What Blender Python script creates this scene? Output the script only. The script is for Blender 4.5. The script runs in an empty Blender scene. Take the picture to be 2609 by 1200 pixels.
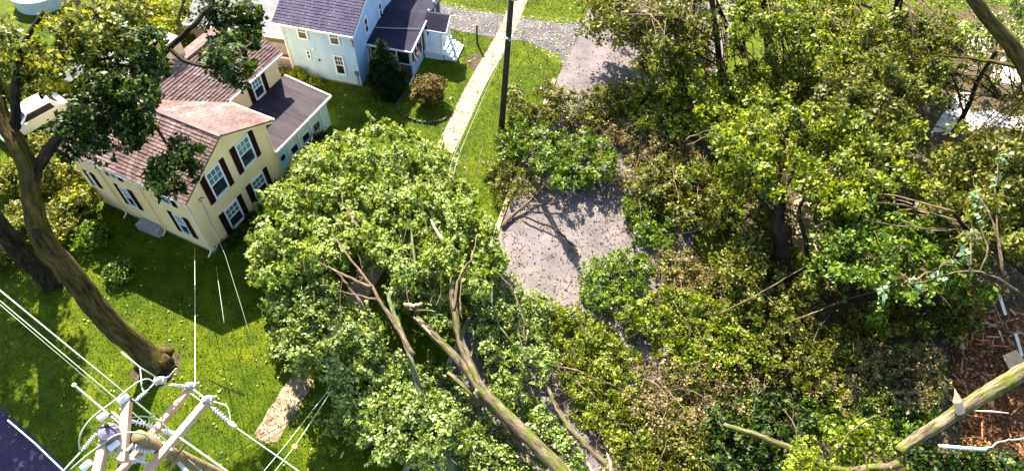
import bpy, math, random
import numpy as np
from mathutils import Vector, Matrix

# ------------------------------------------------------------------ camera, sky, sun, exposure
S = bpy.context.scene
COL = S.collection
F_PX, IW, IH = 1706.0, 2609.0, 1200.0
PITCH, YAW, ROLL, CAM_H = math.radians(52.4), math.radians(-24.0), math.radians(1.95), 30.0


def cam_axes():
    cy, sy, cp, sp = math.cos(YAW), math.sin(YAW), math.cos(PITCH), math.sin(PITCH)
    fw = np.array([sy * cp, cy * cp, -sp])
    rt = np.array([cy, -sy, 0.0])
    up = np.cross(rt, fw)
    c, s = math.cos(ROLL), math.sin(ROLL)
    return c * rt + s * up, -s * rt + c * up, fw


AX_R, AX_U, AX_W = cam_axes()
cam_data = bpy.data.cameras.new("camera")
cam_data.sensor_width = 36.0
cam_data.lens = F_PX / IW * 36.0
cam_data.clip_start = 0.2
cam_data.clip_end = 2000.0
cam = bpy.data.objects.new("camera", cam_data)
COL.objects.link(cam)
M = Matrix(((AX_R[0], AX_U[0], -AX_W[0], 0), (AX_R[1], AX_U[1], -AX_W[1], 0), (AX_R[2], AX_U[2], -AX_W[2], CAM_H), (0, 0, 0, 1)))
cam.matrix_world = M
S.camera = cam

SUN_DIR = Vector((-0.54, 0.56, 0.72)).normalized()
SUN_EL = math.asin(SUN_DIR.z)
SUN_AZ = math.atan2(SUN_DIR.x, SUN_DIR.y)
world = bpy.data.worlds.new("World")
S.world = world
world.use_nodes = True
wn = world.node_tree
sky = wn.nodes.new("ShaderNodeTexSky")
sky.sky_type = 'NISHITA'
sky.sun_disc = False
sky.sun_elevation = SUN_EL
sky.sun_rotation = SUN_AZ
bg = wn.nodes["Background"]
bg.inputs[1].default_value = 0.085
wn.links.new(sky.outputs[0], bg.inputs[0])

sun_data = bpy.data.lights.new("sun", 'SUN')
sun_data.energy = 5.0
sun_data.angle = math.radians(0.5)
sun_data.color = (1.0, 0.91, 0.75)
sun = bpy.data.objects.new("sun", sun_data)
COL.objects.link(sun)
sun.location = (0, 0, 60)
sun.rotation_euler = SUN_DIR.to_track_quat('Z', 'Y').to_euler()

S.view_settings.view_transform = 'Standard'
S.view_settings.look = 'None'
S.view_settings.gamma = 1.0
S.view_settings.exposure = 2.1
S.view_settings.use_curve_mapping = False
S.render.engine = 'CYCLES'
S.cycles.max_bounces = 6
S.cycles.transparent_max_bounces = 4

rng = np.random.default_rng(7)
random.seed(7)


def at(px, py, z=0.0):
    """world point on the level z that lies on the sight line of a photograph pixel"""
    d = (px - IW / 2) / F_PX * AX_R - (py - IH / 2) / F_PX * AX_U + AX_W
    t = (z - CAM_H) / d[2]
    return np.array([d[0] * t, d[1] * t, z])


# ------------------------------------------------------------------ materials
def new_mat(name):
    m = bpy.data.materials.new(name)
    m.use_nodes = True
    nt = m.node_tree
    return m, nt, nt.nodes["Principled BSDF"]


def ramp(nt, fac, stops):
    r = nt.nodes.new("ShaderNodeValToRGB")
    el = r.color_ramp.elements
    while len(el) < len(stops):
        el.new(0.5)
    for e, (p, c) in zip(el, stops):
        e.position = p
        e.color = (c[0], c[1], c[2], 1)
    nt.links.new(fac, r.inputs[0])
    return r.outputs[0]


def coords(nt, scale=(1, 1, 1), kind="Object"):
    tc = nt.nodes.new("ShaderNodeTexCoord")
    mp = nt.nodes.new("ShaderNodeMapping")
    mp.inputs["Scale"].default_value = scale
    nt.links.new(tc.outputs[kind], mp.inputs[0])
    return mp.outputs[0]


def noise(nt, vec, scale, detail=4, rough=0.55):
    n = nt.nodes.new("ShaderNodeTexNoise")
    n.inputs["Scale"].default_value = scale
    n.inputs["Detail"].default_value = detail
    n.inputs["Roughness"].default_value = rough
    nt.links.new(vec, n.inputs["Vector"])
    return n.outputs["Fac"]


def mixc(nt, fac, a, b, mode='MIX'):
    x = nt.nodes.new("ShaderNodeMix")
    x.data_type = 'RGBA'
    x.blend_type = mode
    if isinstance(fac, float):
        x.inputs[0].default_value = fac
    else:
        nt.links.new(fac, x.inputs[0])
    for v, i in ((a, 6), (b, 7)):
        if isinstance(v, tuple):
            x.inputs[i].default_value = (v[0], v[1], v[2], 1)
        else:
            nt.links.new(v, x.inputs[i])
    return x.outputs[2]


def bump(nt, bs, h, strength=0.4, dist=0.02):
    b = nt.nodes.new("ShaderNodeBump")
    b.inputs["Strength"].default_value = strength
    b.inputs["Distance"].default_value = dist
    nt.links.new(h, b.inputs["Height"])
    nt.links.new(b.outputs[0], bs.inputs["Normal"])


def surf(name, c1, c2, scale=3.0, rough=0.7, bscale=None, bstr=0.3, bdist=0.02, c3=None, stretch=(1, 1, 1), metal=0.0, spec=0.4, contrast=(0.3, 0.7)):
    m, nt, bs = new_mat(name)
    v = coords(nt, stretch)
    f = noise(nt, v, scale)
    stops = [(contrast[0], c1), (contrast[1], c2)] if c3 is None else [(contrast[0], c1), (0.5, c2), (contrast[1], c3)]
    c = ramp(nt, f, stops)
    nt.links.new(c, bs.inputs["Base Color"])
    bs.inputs["Roughness"].default_value = rough
    bs.inputs["Metallic"].default_value = metal
    bs.inputs["Specular IOR Level"].default_value = spec
    if bscale:
        bump(nt, bs, noise(nt, v, bscale, 5, 0.65), bstr, bdist)
    return m


def leaf_mat(name, cols, trans=0.35, rough=0.42, spec=0.5):
    m, nt, bs = new_mat(name)
    g = nt.nodes.new("ShaderNodeNewGeometry")
    v = coords(nt)
    n = noise(nt, v, 1.7, 3)
    add = nt.nodes.new("ShaderNodeMath")
    add.operation = 'MULTIPLY_ADD'
    nt.links.new(n, add.inputs[0])
    add.inputs[1].default_value = 1.1
    sub = nt.nodes.new("ShaderNodeMath")
    sub.operation = 'MULTIPLY_ADD'
    nt.links.new(g.outputs["Random Per Island"], sub.inputs[0])
    sub.inputs[1].default_value = 0.7
    sub.inputs[2].default_value = -0.4
    nt.links.new(sub.outputs[0], add.inputs[2])
    k = len(cols)
    c = ramp(nt, add.outputs[0], [(0.05 + 0.9 * i / (k - 1), cc) for i, cc in enumerate(cols)])
    nt.links.new(c, bs.inputs["Base Color"])
    bs.inputs["Roughness"].default_value = rough
    bs.inputs["Specular IOR Level"].default_value = spec
    tr = nt.nodes.new("ShaderNodeBsdfTranslucent")
    tc = mixc(nt, 1.0, c, (1.5, 1.35, 0.35), 'MULTIPLY')
    nt.links.new(tc, tr.inputs[0])
    mx = nt.nodes.new("ShaderNodeMixShader")
    mx.inputs[0].default_value = trans
    nt.links.new(bs.outputs[0], mx.inputs[1])
    nt.links.new(tr.outputs[0], mx.inputs[2])
    nt.links.new(mx.outputs[0], nt.nodes["Material Output"].inputs[0])
    return m


def grass_mat(name):
    m, nt, bs = new_mat(name)
    v = coords(nt)
    big = noise(nt, v, 0.16, 3)
    mid = noise(nt, v, 1.1, 5, 0.7)
    fine = noise(nt, v, 14, 3, 0.7)
    c1 = ramp(nt, mid, [(0.25, (0.026, 0.056, 0.0012)), (0.5, (0.078, 0.112, 0.0012)), (0.75, (0.155, 0.18, 0.002))])
    c2 = ramp(nt, big, [(0.36, (0.66, 0.80, 0.7)), (0.64, (1.25, 1.2, 0.9))])
    c = mixc(nt, 1.0, c1, c2, 'MULTIPLY')
    c3 = ramp(nt, fine, [(0.3, (0.45, 0.5, 0.5)), (0.7, (1.4, 1.35, 1.1))])
    c = mixc(nt, 1.0, c, c3, 'MULTIPLY')
    nt.links.new(c, bs.inputs["Base Color"])
    bs.inputs["Roughness"].default_value = 0.85
    bs.inputs["Specular IOR Level"].default_value = 0.15
    bump(nt, bs, fine, 1.0, 0.08)
    return m


def asphalt_mat(name, base, tint):
    m, nt, bs = new_mat(name)
    v = coords(nt)
    a = noise(nt, v, 0.7, 5, 0.6)
    f = noise(nt, v, 30, 4, 0.7)
    c = ramp(nt, a, [(0.3, base), (0.7, tint)])
    g = ramp(nt, f, [(0.3, (0.6, 0.6, 0.6)), (0.7, (1.35, 1.35, 1.35))])
    c = mixc(nt, 1.0, c, g, 'MULTIPLY')
    nt.links.new(c, bs.inputs["Base Color"])
    bs.inputs["Roughness"].default_value = 0.9
    bs.inputs["Specular IOR Level"].default_value = 0.2
    bump(nt, bs, f, 0.4, 0.015)
    return m


def bark_mat(name, dark, mid, light, moss=None, ridge=7.0):
    m, nt, bs = new_mat(name)
    at_ = nt.nodes.new("ShaderNodeAttribute")
    at_.attribute_name = 'bark'
    mp = nt.nodes.new("ShaderNodeMapping")
    mp.inputs["Scale"].default_value = (1, 1, 0.16)
    nt.links.new(at_.outputs["Vector"], mp.inputs[0])
    rg = noise(nt, mp.outputs[0], ridge, 6, 0.72)
    c = ramp(nt, rg, [(0.36, dark), (0.50, mid), (0.66, light)])
    pat = noise(nt, coords(nt), 1.6, 4, 0.6)
    if moss:
        mk = ramp(nt, pat, [(0.44, (0, 0, 0)), (0.60, (0.85, 0.85, 0.85))])
        mm = mixc(nt, 1.0, moss, ramp(nt, rg, [(0.3, (0.4, 0.4, 0.4)), (0.7, (1.4, 1.4, 1.4))]), 'MULTIPLY')
        c = mixc(nt, mk, c, mm)
    else:
        c = mixc(nt, 1.0, c, ramp(nt, pat, [(0.35, (0.7, 0.7, 0.7)), (0.65, (1.25, 1.2, 1.15))]), 'MULTIPLY')
    nt.links.new(c, bs.inputs["Base Color"])
    bs.inputs["Roughness"].default_value = 0.92
    bs.inputs["Specular IOR Level"].default_value = 0.15
    bump(nt, bs, rg, 1.0, 0.12)
    return m


def siding_mat(name, c1, c2, lap):
    m, nt, bs = new_mat(name)
    v = coords(nt)
    f = noise(nt, coords(nt, (1, 1, 0.35)), 1.1, 5, 0.65)
    c = ramp(nt, f, [(0.28, tuple(x * 0.88 for x in c1)), (0.5, c1), (0.75, c2)])
    sp = nt.nodes.new("ShaderNodeSeparateXYZ")
    nt.links.new(v, sp.inputs[0])
    a = nt.nodes.new("ShaderNodeMath")
    a.operation = 'MULTIPLY'
    nt.links.new(sp.outputs["Z"], a.inputs[0])
    a.inputs[1].default_value = 1.0 / lap
    fr = nt.nodes.new("ShaderNodeMath")
    fr.operation = 'FRACT'
    nt.links.new(a.outputs[0], fr.inputs[0])
    inv = nt.nodes.new("ShaderNodeMath")
    inv.operation = 'SUBTRACT'
    inv.inputs[0].default_value = 1.0
    nt.links.new(fr.outputs[0], inv.inputs[1])
    nt.links.new(c, bs.inputs["Base Color"])
    bs.inputs["Roughness"].default_value = 0.6
    bump(nt, bs, inv.outputs[0], 1.0, 0.02)
    return m


def shingle_mat(name, cols):
    m, nt, bs = new_mat(name)
    g = nt.nodes.new("ShaderNodeNewGeometry")
    v = coords(nt)
    f = noise(nt, v, 1.3, 4)
    a = nt.nodes.new("ShaderNodeMath")
    a.operation = 'MULTIPLY_ADD'
    nt.links.new(g.outputs["Random Per Island"], a.inputs[0])
    a.inputs[1].default_value = 0.34
    b = nt.nodes.new("ShaderNodeMath")
    b.operation = 'MULTIPLY_ADD'
    nt.links.new(f, b.inputs[0])
    b.inputs[1].default_value = 0.9
    b.inputs[2].default_value = -0.12
    nt.links.new(b.outputs[0], a.inputs[2])
    c = ramp(nt, a.outputs[0], [(i / (len(cols) - 1), cc) for i, cc in enumerate(cols)])
    gr = noise(nt, v, 40, 2, 0.7)
    c = mixc(nt, 1.0, c, ramp(nt, gr, [(0.3, (0.7, 0.7, 0.7)), (0.7, (1.25, 1.25, 1.25))]), 'MULTIPLY')
    nt.links.new(c, bs.inputs["Base Color"])
    bs.inputs["Roughness"].default_value = 0.9
    bs.inputs["Specular IOR Level"].default_value = 0.15
    bump(nt, bs, gr, 0.5, 0.02)
    return m


MAT = {
    'grass': grass_mat('grass_ground'),
    'blade': leaf_mat('grass_blades', [(0.030, 0.062, 0.0012), (0.076, 0.115, 0.0012), (0.15, 0.175, 0.003)], 0.25, 0.7, 0.1),
    'road': asphalt_mat('road_asphalt', (0.105, 0.090, 0.096), (0.20, 0.168, 0.176)),
    'road2': asphalt_mat('side_asphalt', (0.034, 0.024, 0.050), (0.055, 0.040, 0.078)),
    'drive': asphalt_mat('drive_asphalt', (0.065, 0.055, 0.08), (0.15, 0.13, 0.145)),
    'walk': surf('walk_concrete', (0.22, 0.16, 0.095), (0.37, 0.29, 0.19), 1.8, 0.9, 22, 0.5, 0.02, c3=(0.46, 0.37, 0.26), spec=0.2),
    'walkdirt': surf('soiled_concrete', (0.13, 0.085, 0.05), (0.26, 0.19, 0.125), 2.4, 0.9, 22, 0.7, 0.03, c3=(0.36, 0.28, 0.19)),
    'dirt': surf('bare_soil', (0.035, 0.026, 0.012), (0.11, 0.08, 0.04), 2.5, 0.9, 15, 0.8, 0.05),
    'cream': siding_mat('cream_siding', (0.90, 0.66, 0.33), (0.93, 0.72, 0.40), 0.15),
    'white': surf('white_trim', (0.74, 0.75, 0.74), (0.82, 0.83, 0.82), 2, 0.5),
    'bluewall': siding_mat('pale_blue_siding', (0.36, 0.52, 0.72), (0.44, 0.60, 0.78), 0.16),
    'foundation': surf('grey_foundation', (0.16, 0.15, 0.14), (0.26, 0.25, 0.23), 3, 0.9, 20, 0.5),
    'shutter': surf('maroon_shutter', (0.026, 0.006, 0.006), (0.040, 0.009, 0.009), 3, 0.9, spec=0.1),
    'roofbrown': shingle_mat('brown_shingle', [(0.075, 0.045, 0.041), (0.14, 0.090, 0.083), (0.225, 0.155, 0.146), (0.36, 0.265, 0.25)]),
    'roofblue': shingle_mat('slate_shingle', [(0.045, 0.038, 0.070), (0.075, 0.065, 0.105), (0.105, 0.09, 0.14), (0.15, 0.13, 0.18)]),
    'rolled': surf('rolled_roofing', (0.022, 0.016, 0.024), (0.055, 0.042, 0.052), 0.9, 0.75, 25, 0.25, 0.01, stretch=(0.5, 2.5, 1), spec=0.15),
    'tarroof': surf('dark_porch_roof', (0.014, 0.014, 0.030), (0.030, 0.028, 0.050), 1.2, 0.85, 25, 0.25, 0.01, spec=0.12),
    'glass': surf('window_glass', (0.008, 0.012, 0.022), (0.02, 0.032, 0.042), 1.5, 0.08, spec=0.5),
    'carglass': surf('dark_car_glass', (0.006, 0.008, 0.018), (0.012, 0.016, 0.03), 1.5, 0.35, spec=0.2),
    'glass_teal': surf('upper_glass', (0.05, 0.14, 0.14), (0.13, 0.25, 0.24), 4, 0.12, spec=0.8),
    'screen': surf('dark_screen', (0.012, 0.012, 0.016), (0.03, 0.03, 0.035), 2, 0.5),
    'doorblue': surf('pale_blue_door', (0.42, 0.60, 0.66), (0.48, 0.66, 0.72), 2, 0.5),
    'green_white': surf('pale_green_trim', (0.58, 0.68, 0.58), (0.68, 0.76, 0.66), 2, 0.55),
    'greywood': surf('grey_boards', (0.24, 0.22, 0.23), (0.38, 0.35, 0.36), 3, 0.8, 18, 0.5),
    'greyroof': surf('pale_grey_roof', (0.15, 0.15, 0.16), (0.23, 0.23, 0.24), 2, 0.8, 20, 0.4),
    'greywall_and_shade': surf('dark_grey_siding_and_shade', (0.11, 0.095, 0.085), (0.18, 0.155, 0.14), 1, 0.8),
    'bark': bark_mat('brown_bark', (0.012, 0.008, 0.004), (0.075, 0.052, 0.018), (0.17, 0.125, 0.05), (0.075, 0.065, 0.008)),
    'barkdark': bark_mat('dark_bark', (0.006, 0.005, 0.004), (0.032, 0.024, 0.015), (0.075, 0.058, 0.036)),
    'barkmoss': bark_mat('mossy_bark', (0.035, 0.024, 0.014), (0.17, 0.135, 0.08), (0.33, 0.265, 0.175), (0.12, 0.14, 0.016), 8.0),
    'barkgrey': bark_mat('greygreen_bark', (0.04, 0.045, 0.022), (0.16, 0.175, 0.095), (0.30, 0.31, 0.20), (0.12, 0.15, 0.03), 10.0),
    'barkpale': bark_mat('pale_stem', (0.05, 0.034, 0.022), (0.19, 0.135, 0.09), (0.36, 0.27, 0.19), None, 14.0),
    'split': surf('split_wood', (0.50, 0.33, 0.20), (0.70, 0.52, 0.36), 5, 0.8, 16, 0.7, 0.02, stretch=(1, 1, 0.3)),
    'polewood': surf('tan_pole_timber', (0.46, 0.29, 0.19), (0.64, 0.44, 0.32), 2.5, 0.8, 20, 0.5, 0.02, stretch=(1, 1, 0.3)),
    'poledark': surf('creosote_pole', (0.016, 0.012, 0.010), (0.035, 0.026, 0.02), 3, 0.8, 14, 0.6, 0.02),
    'poleshaft': surf('brown_pole_wood', (0.16, 0.11, 0.05), (0.30, 0.21, 0.11), 3, 0.85, 14, 0.6, 0.02),
    'wire': surf('pale_wire', (0.30, 0.37, 0.25), (0.42, 0.50, 0.36), 2, 0.5, spec=0.4),
    'wiredark': surf('black_wire', (0.012, 0.012, 0.012), (0.03, 0.03, 0.03), 2, 0.5),
    'polymer': surf('pale_insulator', (0.52, 0.52, 0.60), (0.66, 0.66, 0.72), 4, 0.35, spec=0.6),
    'porcelain': surf('white_porcelain', (0.72, 0.76, 0.80), (0.80, 0.83, 0.86), 2, 0.2, spec=0.7),
    'steel': surf('galvanised_steel', (0.50, 0.52, 0.56), (0.66, 0.68, 0.72), 6, 0.35, metal=0.6),
    'can': surf('grey_purple_paint', (0.17, 0.145, 0.20), (0.25, 0.21, 0.28), 3, 0.5),
    'lampcan': surf('pale_blue_paint', (0.45, 0.58, 0.68), (0.55, 0.68, 0.76), 2, 0.4),
    'carwhite': surf('white_car_paint', (0.78, 0.78, 0.78), (0.82, 0.82, 0.82), 1, 0.2, spec=0.7),
    'rubber': surf('black_rubber', (0.012, 0.012, 0.012), (0.025, 0.025, 0.025), 3, 0.8),
    'pool': surf('pale_blue_water', (0.20, 0.42, 0.46), (0.26, 0.48, 0.52), 1, 0.15),
    'flagred': surf('red_cloth', (0.45, 0.02, 0.03), (0.55, 0.03, 0.05), 3, 0.8),
    'flagblue': surf('navy_cloth', (0.01, 0.015, 0.06), (0.02, 0.02, 0.09), 3, 0.8),
    'rustsoil': surf('rust_soil', (0.06, 0.024, 0.008), (0.24, 0.095, 0.038), 2.5, 0.95, 14, 0.8, 0.05),
    'rust': surf('rust_orange_wood', (0.30, 0.085, 0.028), (0.62, 0.25, 0.11), 4, 0.85, 16, 0.7, 0.03),
    'tan': surf('tan_board', (0.62, 0.40, 0.19), (0.74, 0.52, 0.28), 3, 0.8, 14, 0.3),
    'orange': surf('orange_plastic', (0.75, 0.16, 0.05), (0.85, 0.22, 0.08), 3, 0.5),
    'paledrive': surf('pale_concrete', (0.62, 0.56, 0.54), (0.78, 0.72, 0.70), 1.2, 0.85, 18, 0.3),
    'stone': surf('edging_stone', (0.035, 0.036, 0.018), (0.10, 0.095, 0.055), 4, 0.9, 14, 0.7),
    # leaves; crown ramps run near black to pale, painting sunlit highlights and gaps
    'lf_fallen': leaf_mat('fallen_tree_leaves', [(0.022, 0.05, 0.003), (0.12, 0.19, 0.014), (0.29, 0.38, 0.06), (0.48, 0.54, 0.17)], 0.34, 0.5, 0.35),
    'lf_mint': leaf_mat('cool_green_leaves', [(0.012, 0.034, 0.003), (0.085, 0.15, 0.015), (0.26, 0.34, 0.065), (0.46, 0.50, 0.20)], 0.30, 0.45, 0.4),
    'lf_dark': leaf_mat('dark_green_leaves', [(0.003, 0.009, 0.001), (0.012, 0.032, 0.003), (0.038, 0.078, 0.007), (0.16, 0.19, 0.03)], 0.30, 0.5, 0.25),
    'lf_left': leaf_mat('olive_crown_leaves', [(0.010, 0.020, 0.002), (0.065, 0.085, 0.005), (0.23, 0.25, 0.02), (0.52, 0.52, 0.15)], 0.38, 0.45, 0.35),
    'lf_olive': leaf_mat('olive_debris_leaves', [(0.012, 0.018, 0.002), (0.060, 0.078, 0.003), (0.155, 0.175, 0.010), (0.36, 0.34, 0.08)], 0.32, 0.5, 0.3),
    'lf_right': leaf_mat('yellow_green_leaves', [(0.010, 0.022, 0.001), (0.075, 0.115, 0.002), (0.22, 0.28, 0.006), (0.44, 0.48, 0.05)], 0.38, 0.48, 0.4),
    'lf_green': leaf_mat('clear_green_leaves', [(0.007, 0.025, 0.002), (0.045, 0.10, 0.003), (0.14, 0.23, 0.006), (0.30, 0.38, 0.04)], 0.36, 0.48, 0.4),
    'lf_pale': leaf_mat('pale_mint_leaves', [(0.07, 0.16, 0.07), (0.22, 0.34, 0.18), (0.40, 0.50, 0.32)], 0.25, 0.4, 0.5),
    'lf_conifer': leaf_mat('conifer_needles', [(0.002, 0.006, 0.001), (0.006, 0.018, 0.003), (0.016, 0.038, 0.006)], 0.1, 0.7, 0.1),
    'lf_rustlit': leaf_mat('dead_orange_leaves', [(0.04, 0.018, 0.008), (0.16, 0.06, 0.02), (0.40, 0.16, 0.06), (0.55, 0.34, 0.16)], 0.15, 0.6, 0.2),
    'lf_yolive': leaf_mat('mossy_yellow_leaves', [(0.05, 0.05, 0.004), (0.17, 0.16, 0.008), (0.32, 0.28, 0.03)], 0.3, 0.5, 0.3),
    'lf_yellow': leaf_mat('bright_yellow_leaves', [(0.16, 0.20, 0.01), (0.28, 0.32, 0.015), (0.42, 0.44, 0.04)], 0.4, 0.45, 0.4),
    'lf_brown': leaf_mat('withered_leaves', [(0.035, 0.028, 0.008), (0.12, 0.092, 0.026), (0.26, 0.205, 0.075), (0.42, 0.36, 0.17)], 0.25, 0.6, 0.3),
    'lf_rust': leaf_mat('rusty_shrub_leaves', [(0.04, 0.026, 0.006), (0.13, 0.095, 0.018), (0.28, 0.20, 0.05)], 0.3, 0.5, 0.3),
    'lf_litter': leaf_mat('pale_litter_leaves', [(0.10, 0.15, 0.02), (0.28, 0.32, 0.06), (0.46, 0.46, 0.20)], 0.1, 0.5, 0.5),
    'lf_roadlit': leaf_mat('road_litter_leaves', [(0.05, 0.05, 0.015), (0.14, 0.12, 0.03), (0.34, 0.30, 0.10)], 0.1, 0.6, 0.3),
}


# ------------------------------------------------------------------ mesh helpers
class MB:
    def __init__(self):
        self.v, self.f, self.a = [], [], []

    def add(self, vs, fs):
        o = len(self.v)
        self.v += [tuple(map(float, p)) for p in vs]
        self.f += [tuple(i + o for i in f) for f in fs]
        return self

    def box(self, a, b):
        x0, y0, z0 = a
        x1, y1, z1 = b
        return self.add([(x0, y0, z0), (x1, y0, z0), (x1, y1, z0), (x0, y1, z0), (x0, y0, z1), (x1, y0, z1), (x1, y1, z1), (x0, y1, z1)],
                        [(0, 3, 2, 1), (4, 5, 6, 7), (0, 1, 5, 4), (1, 2, 6, 5), (2, 3, 7, 6), (3, 0, 4, 7)])

    def obox(self, o, a, b, c):
        """box from corner o with edge vectors a, b, c"""
        o, a, b, c = (np.array(t, float) for t in (o, a, b, c))
        vs = [o, o + a, o + a + b, o + b, o + c, o + a + c, o + a + b + c, o + b + c]
        return self.add(vs, [(0, 3, 2, 1), (4, 5, 6, 7), (0, 1, 5, 4), (1, 2, 6, 5), (2, 3, 7, 6), (3, 0, 4, 7)])

    def beam(self, p, q, w, h, up=(0, 0, 1)):
        p, q, up = np.array(p, float), np.array(q, float), np.array(up, float)
        d = q - p
        s = np.cross(d, up)
        s = s / np.linalg.norm(s)
        u = np.cross(s, d)
        u = u / np.linalg.norm(u)
        return self.obox(p - s * w / 2 - u * h / 2, d, s * w, u * h)

    def tube(self, pts, radii, n=8, wob=0.0, cap=True, jag=0.0):
        pts = np.array(pts, float)
        if np.isscalar(radii):
            radii = [radii] * len(pts)
        vs, fs = [], []
        ref = np.array([0.31, 0.17, 0.93])
        ln = np.r_[0, np.cumsum(np.linalg.norm(np.diff(pts, axis=0), axis=1))]
        ph = random.uniform(0, 50)
        for i, p in enumerate(pts):
            d = pts[min(i + 1, len(pts) - 1)] - pts[max(i - 1, 0)]
            d = d / (np.linalg.norm(d) + 1e-9)
            a = np.cross(d, ref)
            a /= np.linalg.norm(a)
            b = np.cross(d, a)
            for k in range(n):
                t = 2 * math.pi * k / n
                r = radii[i] * (1 + wob * random.uniform(-1, 1))
                e = d * (random.uniform(-jag, jag) * radii[i] * 3 if i == len(pts) - 1 else 0)
                vs.append(p + a * r * math.cos(t) + b * r * math.sin(t) + e)
                self.a.append((radii[i] * math.cos(t), radii[i] * math.sin(t), ln[i] + ph))
        for i in range(len(pts) - 1):
            for k in range(n):
                k2 = (k + 1) % n
                fs.append((i * n + k, i * n + k2, (i + 1) * n + k2, (i + 1) * n + k))
        if cap:
            fs.append(tuple(range(n))[::-1])
            fs.append(tuple((len(pts) - 1) * n + k for k in range(n)))
        return self.add(vs, fs)

    def lathe(self, c, axis, prof, n=12):
        c, axis = np.array(c, float), np.array(axis, float)
        axis = axis / np.linalg.norm(axis)
        a = np.cross(axis, (0.3, 0.2, 0.93) if abs(axis[2]) < 0.9 else (1, 0, 0))
        a /= np.linalg.norm(a)
        b = np.cross(axis, a)
        vs, fs = [], []
        for h, r in prof:
            for k in range(n):
                t = 2 * math.pi * k / n
                vs.append(c + axis * h + a * r * math.cos(t) + b * r * math.sin(t))
        for i in range(len(prof) - 1):
            for k in range(n):
                k2 = (k + 1) % n
                fs.append((i * n + k, i * n + k2, (i + 1) * n + k2, (i + 1) * n + k))
        fs.append(tuple(range(n))[::-1])
        fs.append(tuple((len(prof) - 1) * n + k for k in range(n)))
        return self.add(vs, fs)

    def poly(self, pts, thick=None):
        n = len(pts)
        if thick is None:
            return self.add(pts, [tuple(range(n))])
        t = np.array(thick, float)
        pts = [np.array(p, float) for p in pts]
        vs = pts + [p - t for p in pts]
        fs = [tuple(range(n)), tuple(range(n, 2 * n))[::-1]] + [(i, i + n, (i + 1) % n + n, (i + 1) % n) for i in range(n)]
        return self.add(vs, fs)

    def build(self, name, mat, parent=None, smooth=False):
        me = bpy.data.meshes.new(name)
        me.from_pydata(self.v, [], self.f)
        me.update()
        import bmesh
        bm = bmesh.new()
        bm.from_mesh(me)
        bmesh.ops.recalc_face_normals(bm, faces=bm.faces)
        bm.to_mesh(me)
        bm.free()
        if self.a and len(self.a) == len(self.v):
            at_ = me.attributes.new('bark', 'FLOAT_VECTOR', 'POINT')
            at_.data.foreach_set('vector', np.array(self.a, np.float32).ravel())
        if smooth:
            me.polygons.foreach_set("use_smooth", [True] * len(me.polygons))
        me.materials.append(MAT[mat] if isinstance(mat, str) else mat)
        o = bpy.data.objects.new(name, me)
        COL.objects.link(o)
        if parent is not None:
            o.parent = parent
        return o


def tag(o, label, cat, group=None):
    o['label'], o['category'] = label, cat
    if group:
        o['group'] = group
    return o


def thing(name, label, cat, loc=(0, 0, 0), rotz=0.0, group=None):
    o = bpy.data.objects.new(name, None)
    o.empty_display_size = 0.3
    COL.objects.link(o)
    o.location = loc
    o.rotation_euler = (0, 0, rotz)
    return tag(o, label, cat, group)


def struct(name, mb, mat):
    o = mb.build(name, mat)
    o['kind'] = 'structure'
    return o


def copy_tree(o, parent=None):
    c = o.copy()
    COL.objects.link(c)
    c.parent = parent
    for ch in o.children:
        copy_tree(ch, c)
    return c


# ------------------------------------------------------------------ leaves
def leaf_object(name, P, N, size, mat, parent=None, aspect=0.62, off=None):
    """one mesh of many small folded leaves, given centres, facing directions and lengths"""
    n = len(P)
    N = N / (np.linalg.norm(N, axis=1, keepdims=True) + 1e-9)
    r = rng.normal(size=(n, 3))
    t = np.cross(N, r)
    t /= np.linalg.norm(t, axis=1, keepdims=True) + 1e-9
    b = np.cross(N, t)
    s = size[:, None]
    V = np.empty((n, 4, 3), np.float32)
    V[:, 0] = P - t * s * 0.5
    V[:, 1] = P + b * s * aspect * 0.5 - t * s * 0.06 - N * s * 0.10
    V[:, 2] = P + t * s * 0.5 - N * s * 0.08
    V[:, 3] = P - b * s * aspect * 0.5 - t * s * 0.06 - N * s * 0.10
    if off is not None:
        V -= np.array(off, np.float32)
    me = bpy.data.meshes.new(name)
    me.vertices.add(n * 4)
    me.vertices.foreach_set("co", V.ravel())
    me.loops.add(n * 4)
    me.loops.foreach_set("vertex_index", np.arange(n * 4, dtype=np.int32))
    me.polygons.add(n)
    me.polygons.foreach_set("loop_start", np.arange(0, n * 4, 4, dtype=np.int32))
    me.update(calc_edges=True)
    me.validate()
    me.materials.append(MAT[mat])
    o = bpy.data.objects.new(name, me)
    COL.objects.link(o)
    if parent is not None:
        o.parent = parent
    return o


def puff(c, r, n, tufts=26, tuft_r=0.2, low=-0.35, squash=0.75):
    """leaf centres and normals spread in tufts over a lumpy ball"""
    c = np.array(c, float)
    d = rng.normal(size=(tufts * 3, 3))
    d /= np.linalg.norm(d, axis=1, keepdims=True)
    d = d[d[:, 2] > low][:tufts]
    k = len(d)
    rad = r * rng.uniform(0.55, 1.12, size=(k, 1))
    T = d * rad * np.array([1, 1, squash])
    idx = rng.integers(0, k, n)
    g = rng.normal(size=(n, 3)) * tuft_r * rng.uniform(0.6, 1.3, size=(k, 1))[idx]
    g -= d[idx] * (np.sum(g * d[idx], axis=1, keepdims=True) * 0.5)
    P = c + T[idx] + g
    tn = d * 0.5 + np.array([0, 0, 0.5]) + rng.normal(size=(k, 3)) * 0.45
    N = tn[idx] + rng.normal(size=(n, 3)) * 0.32
    return P, N


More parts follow.
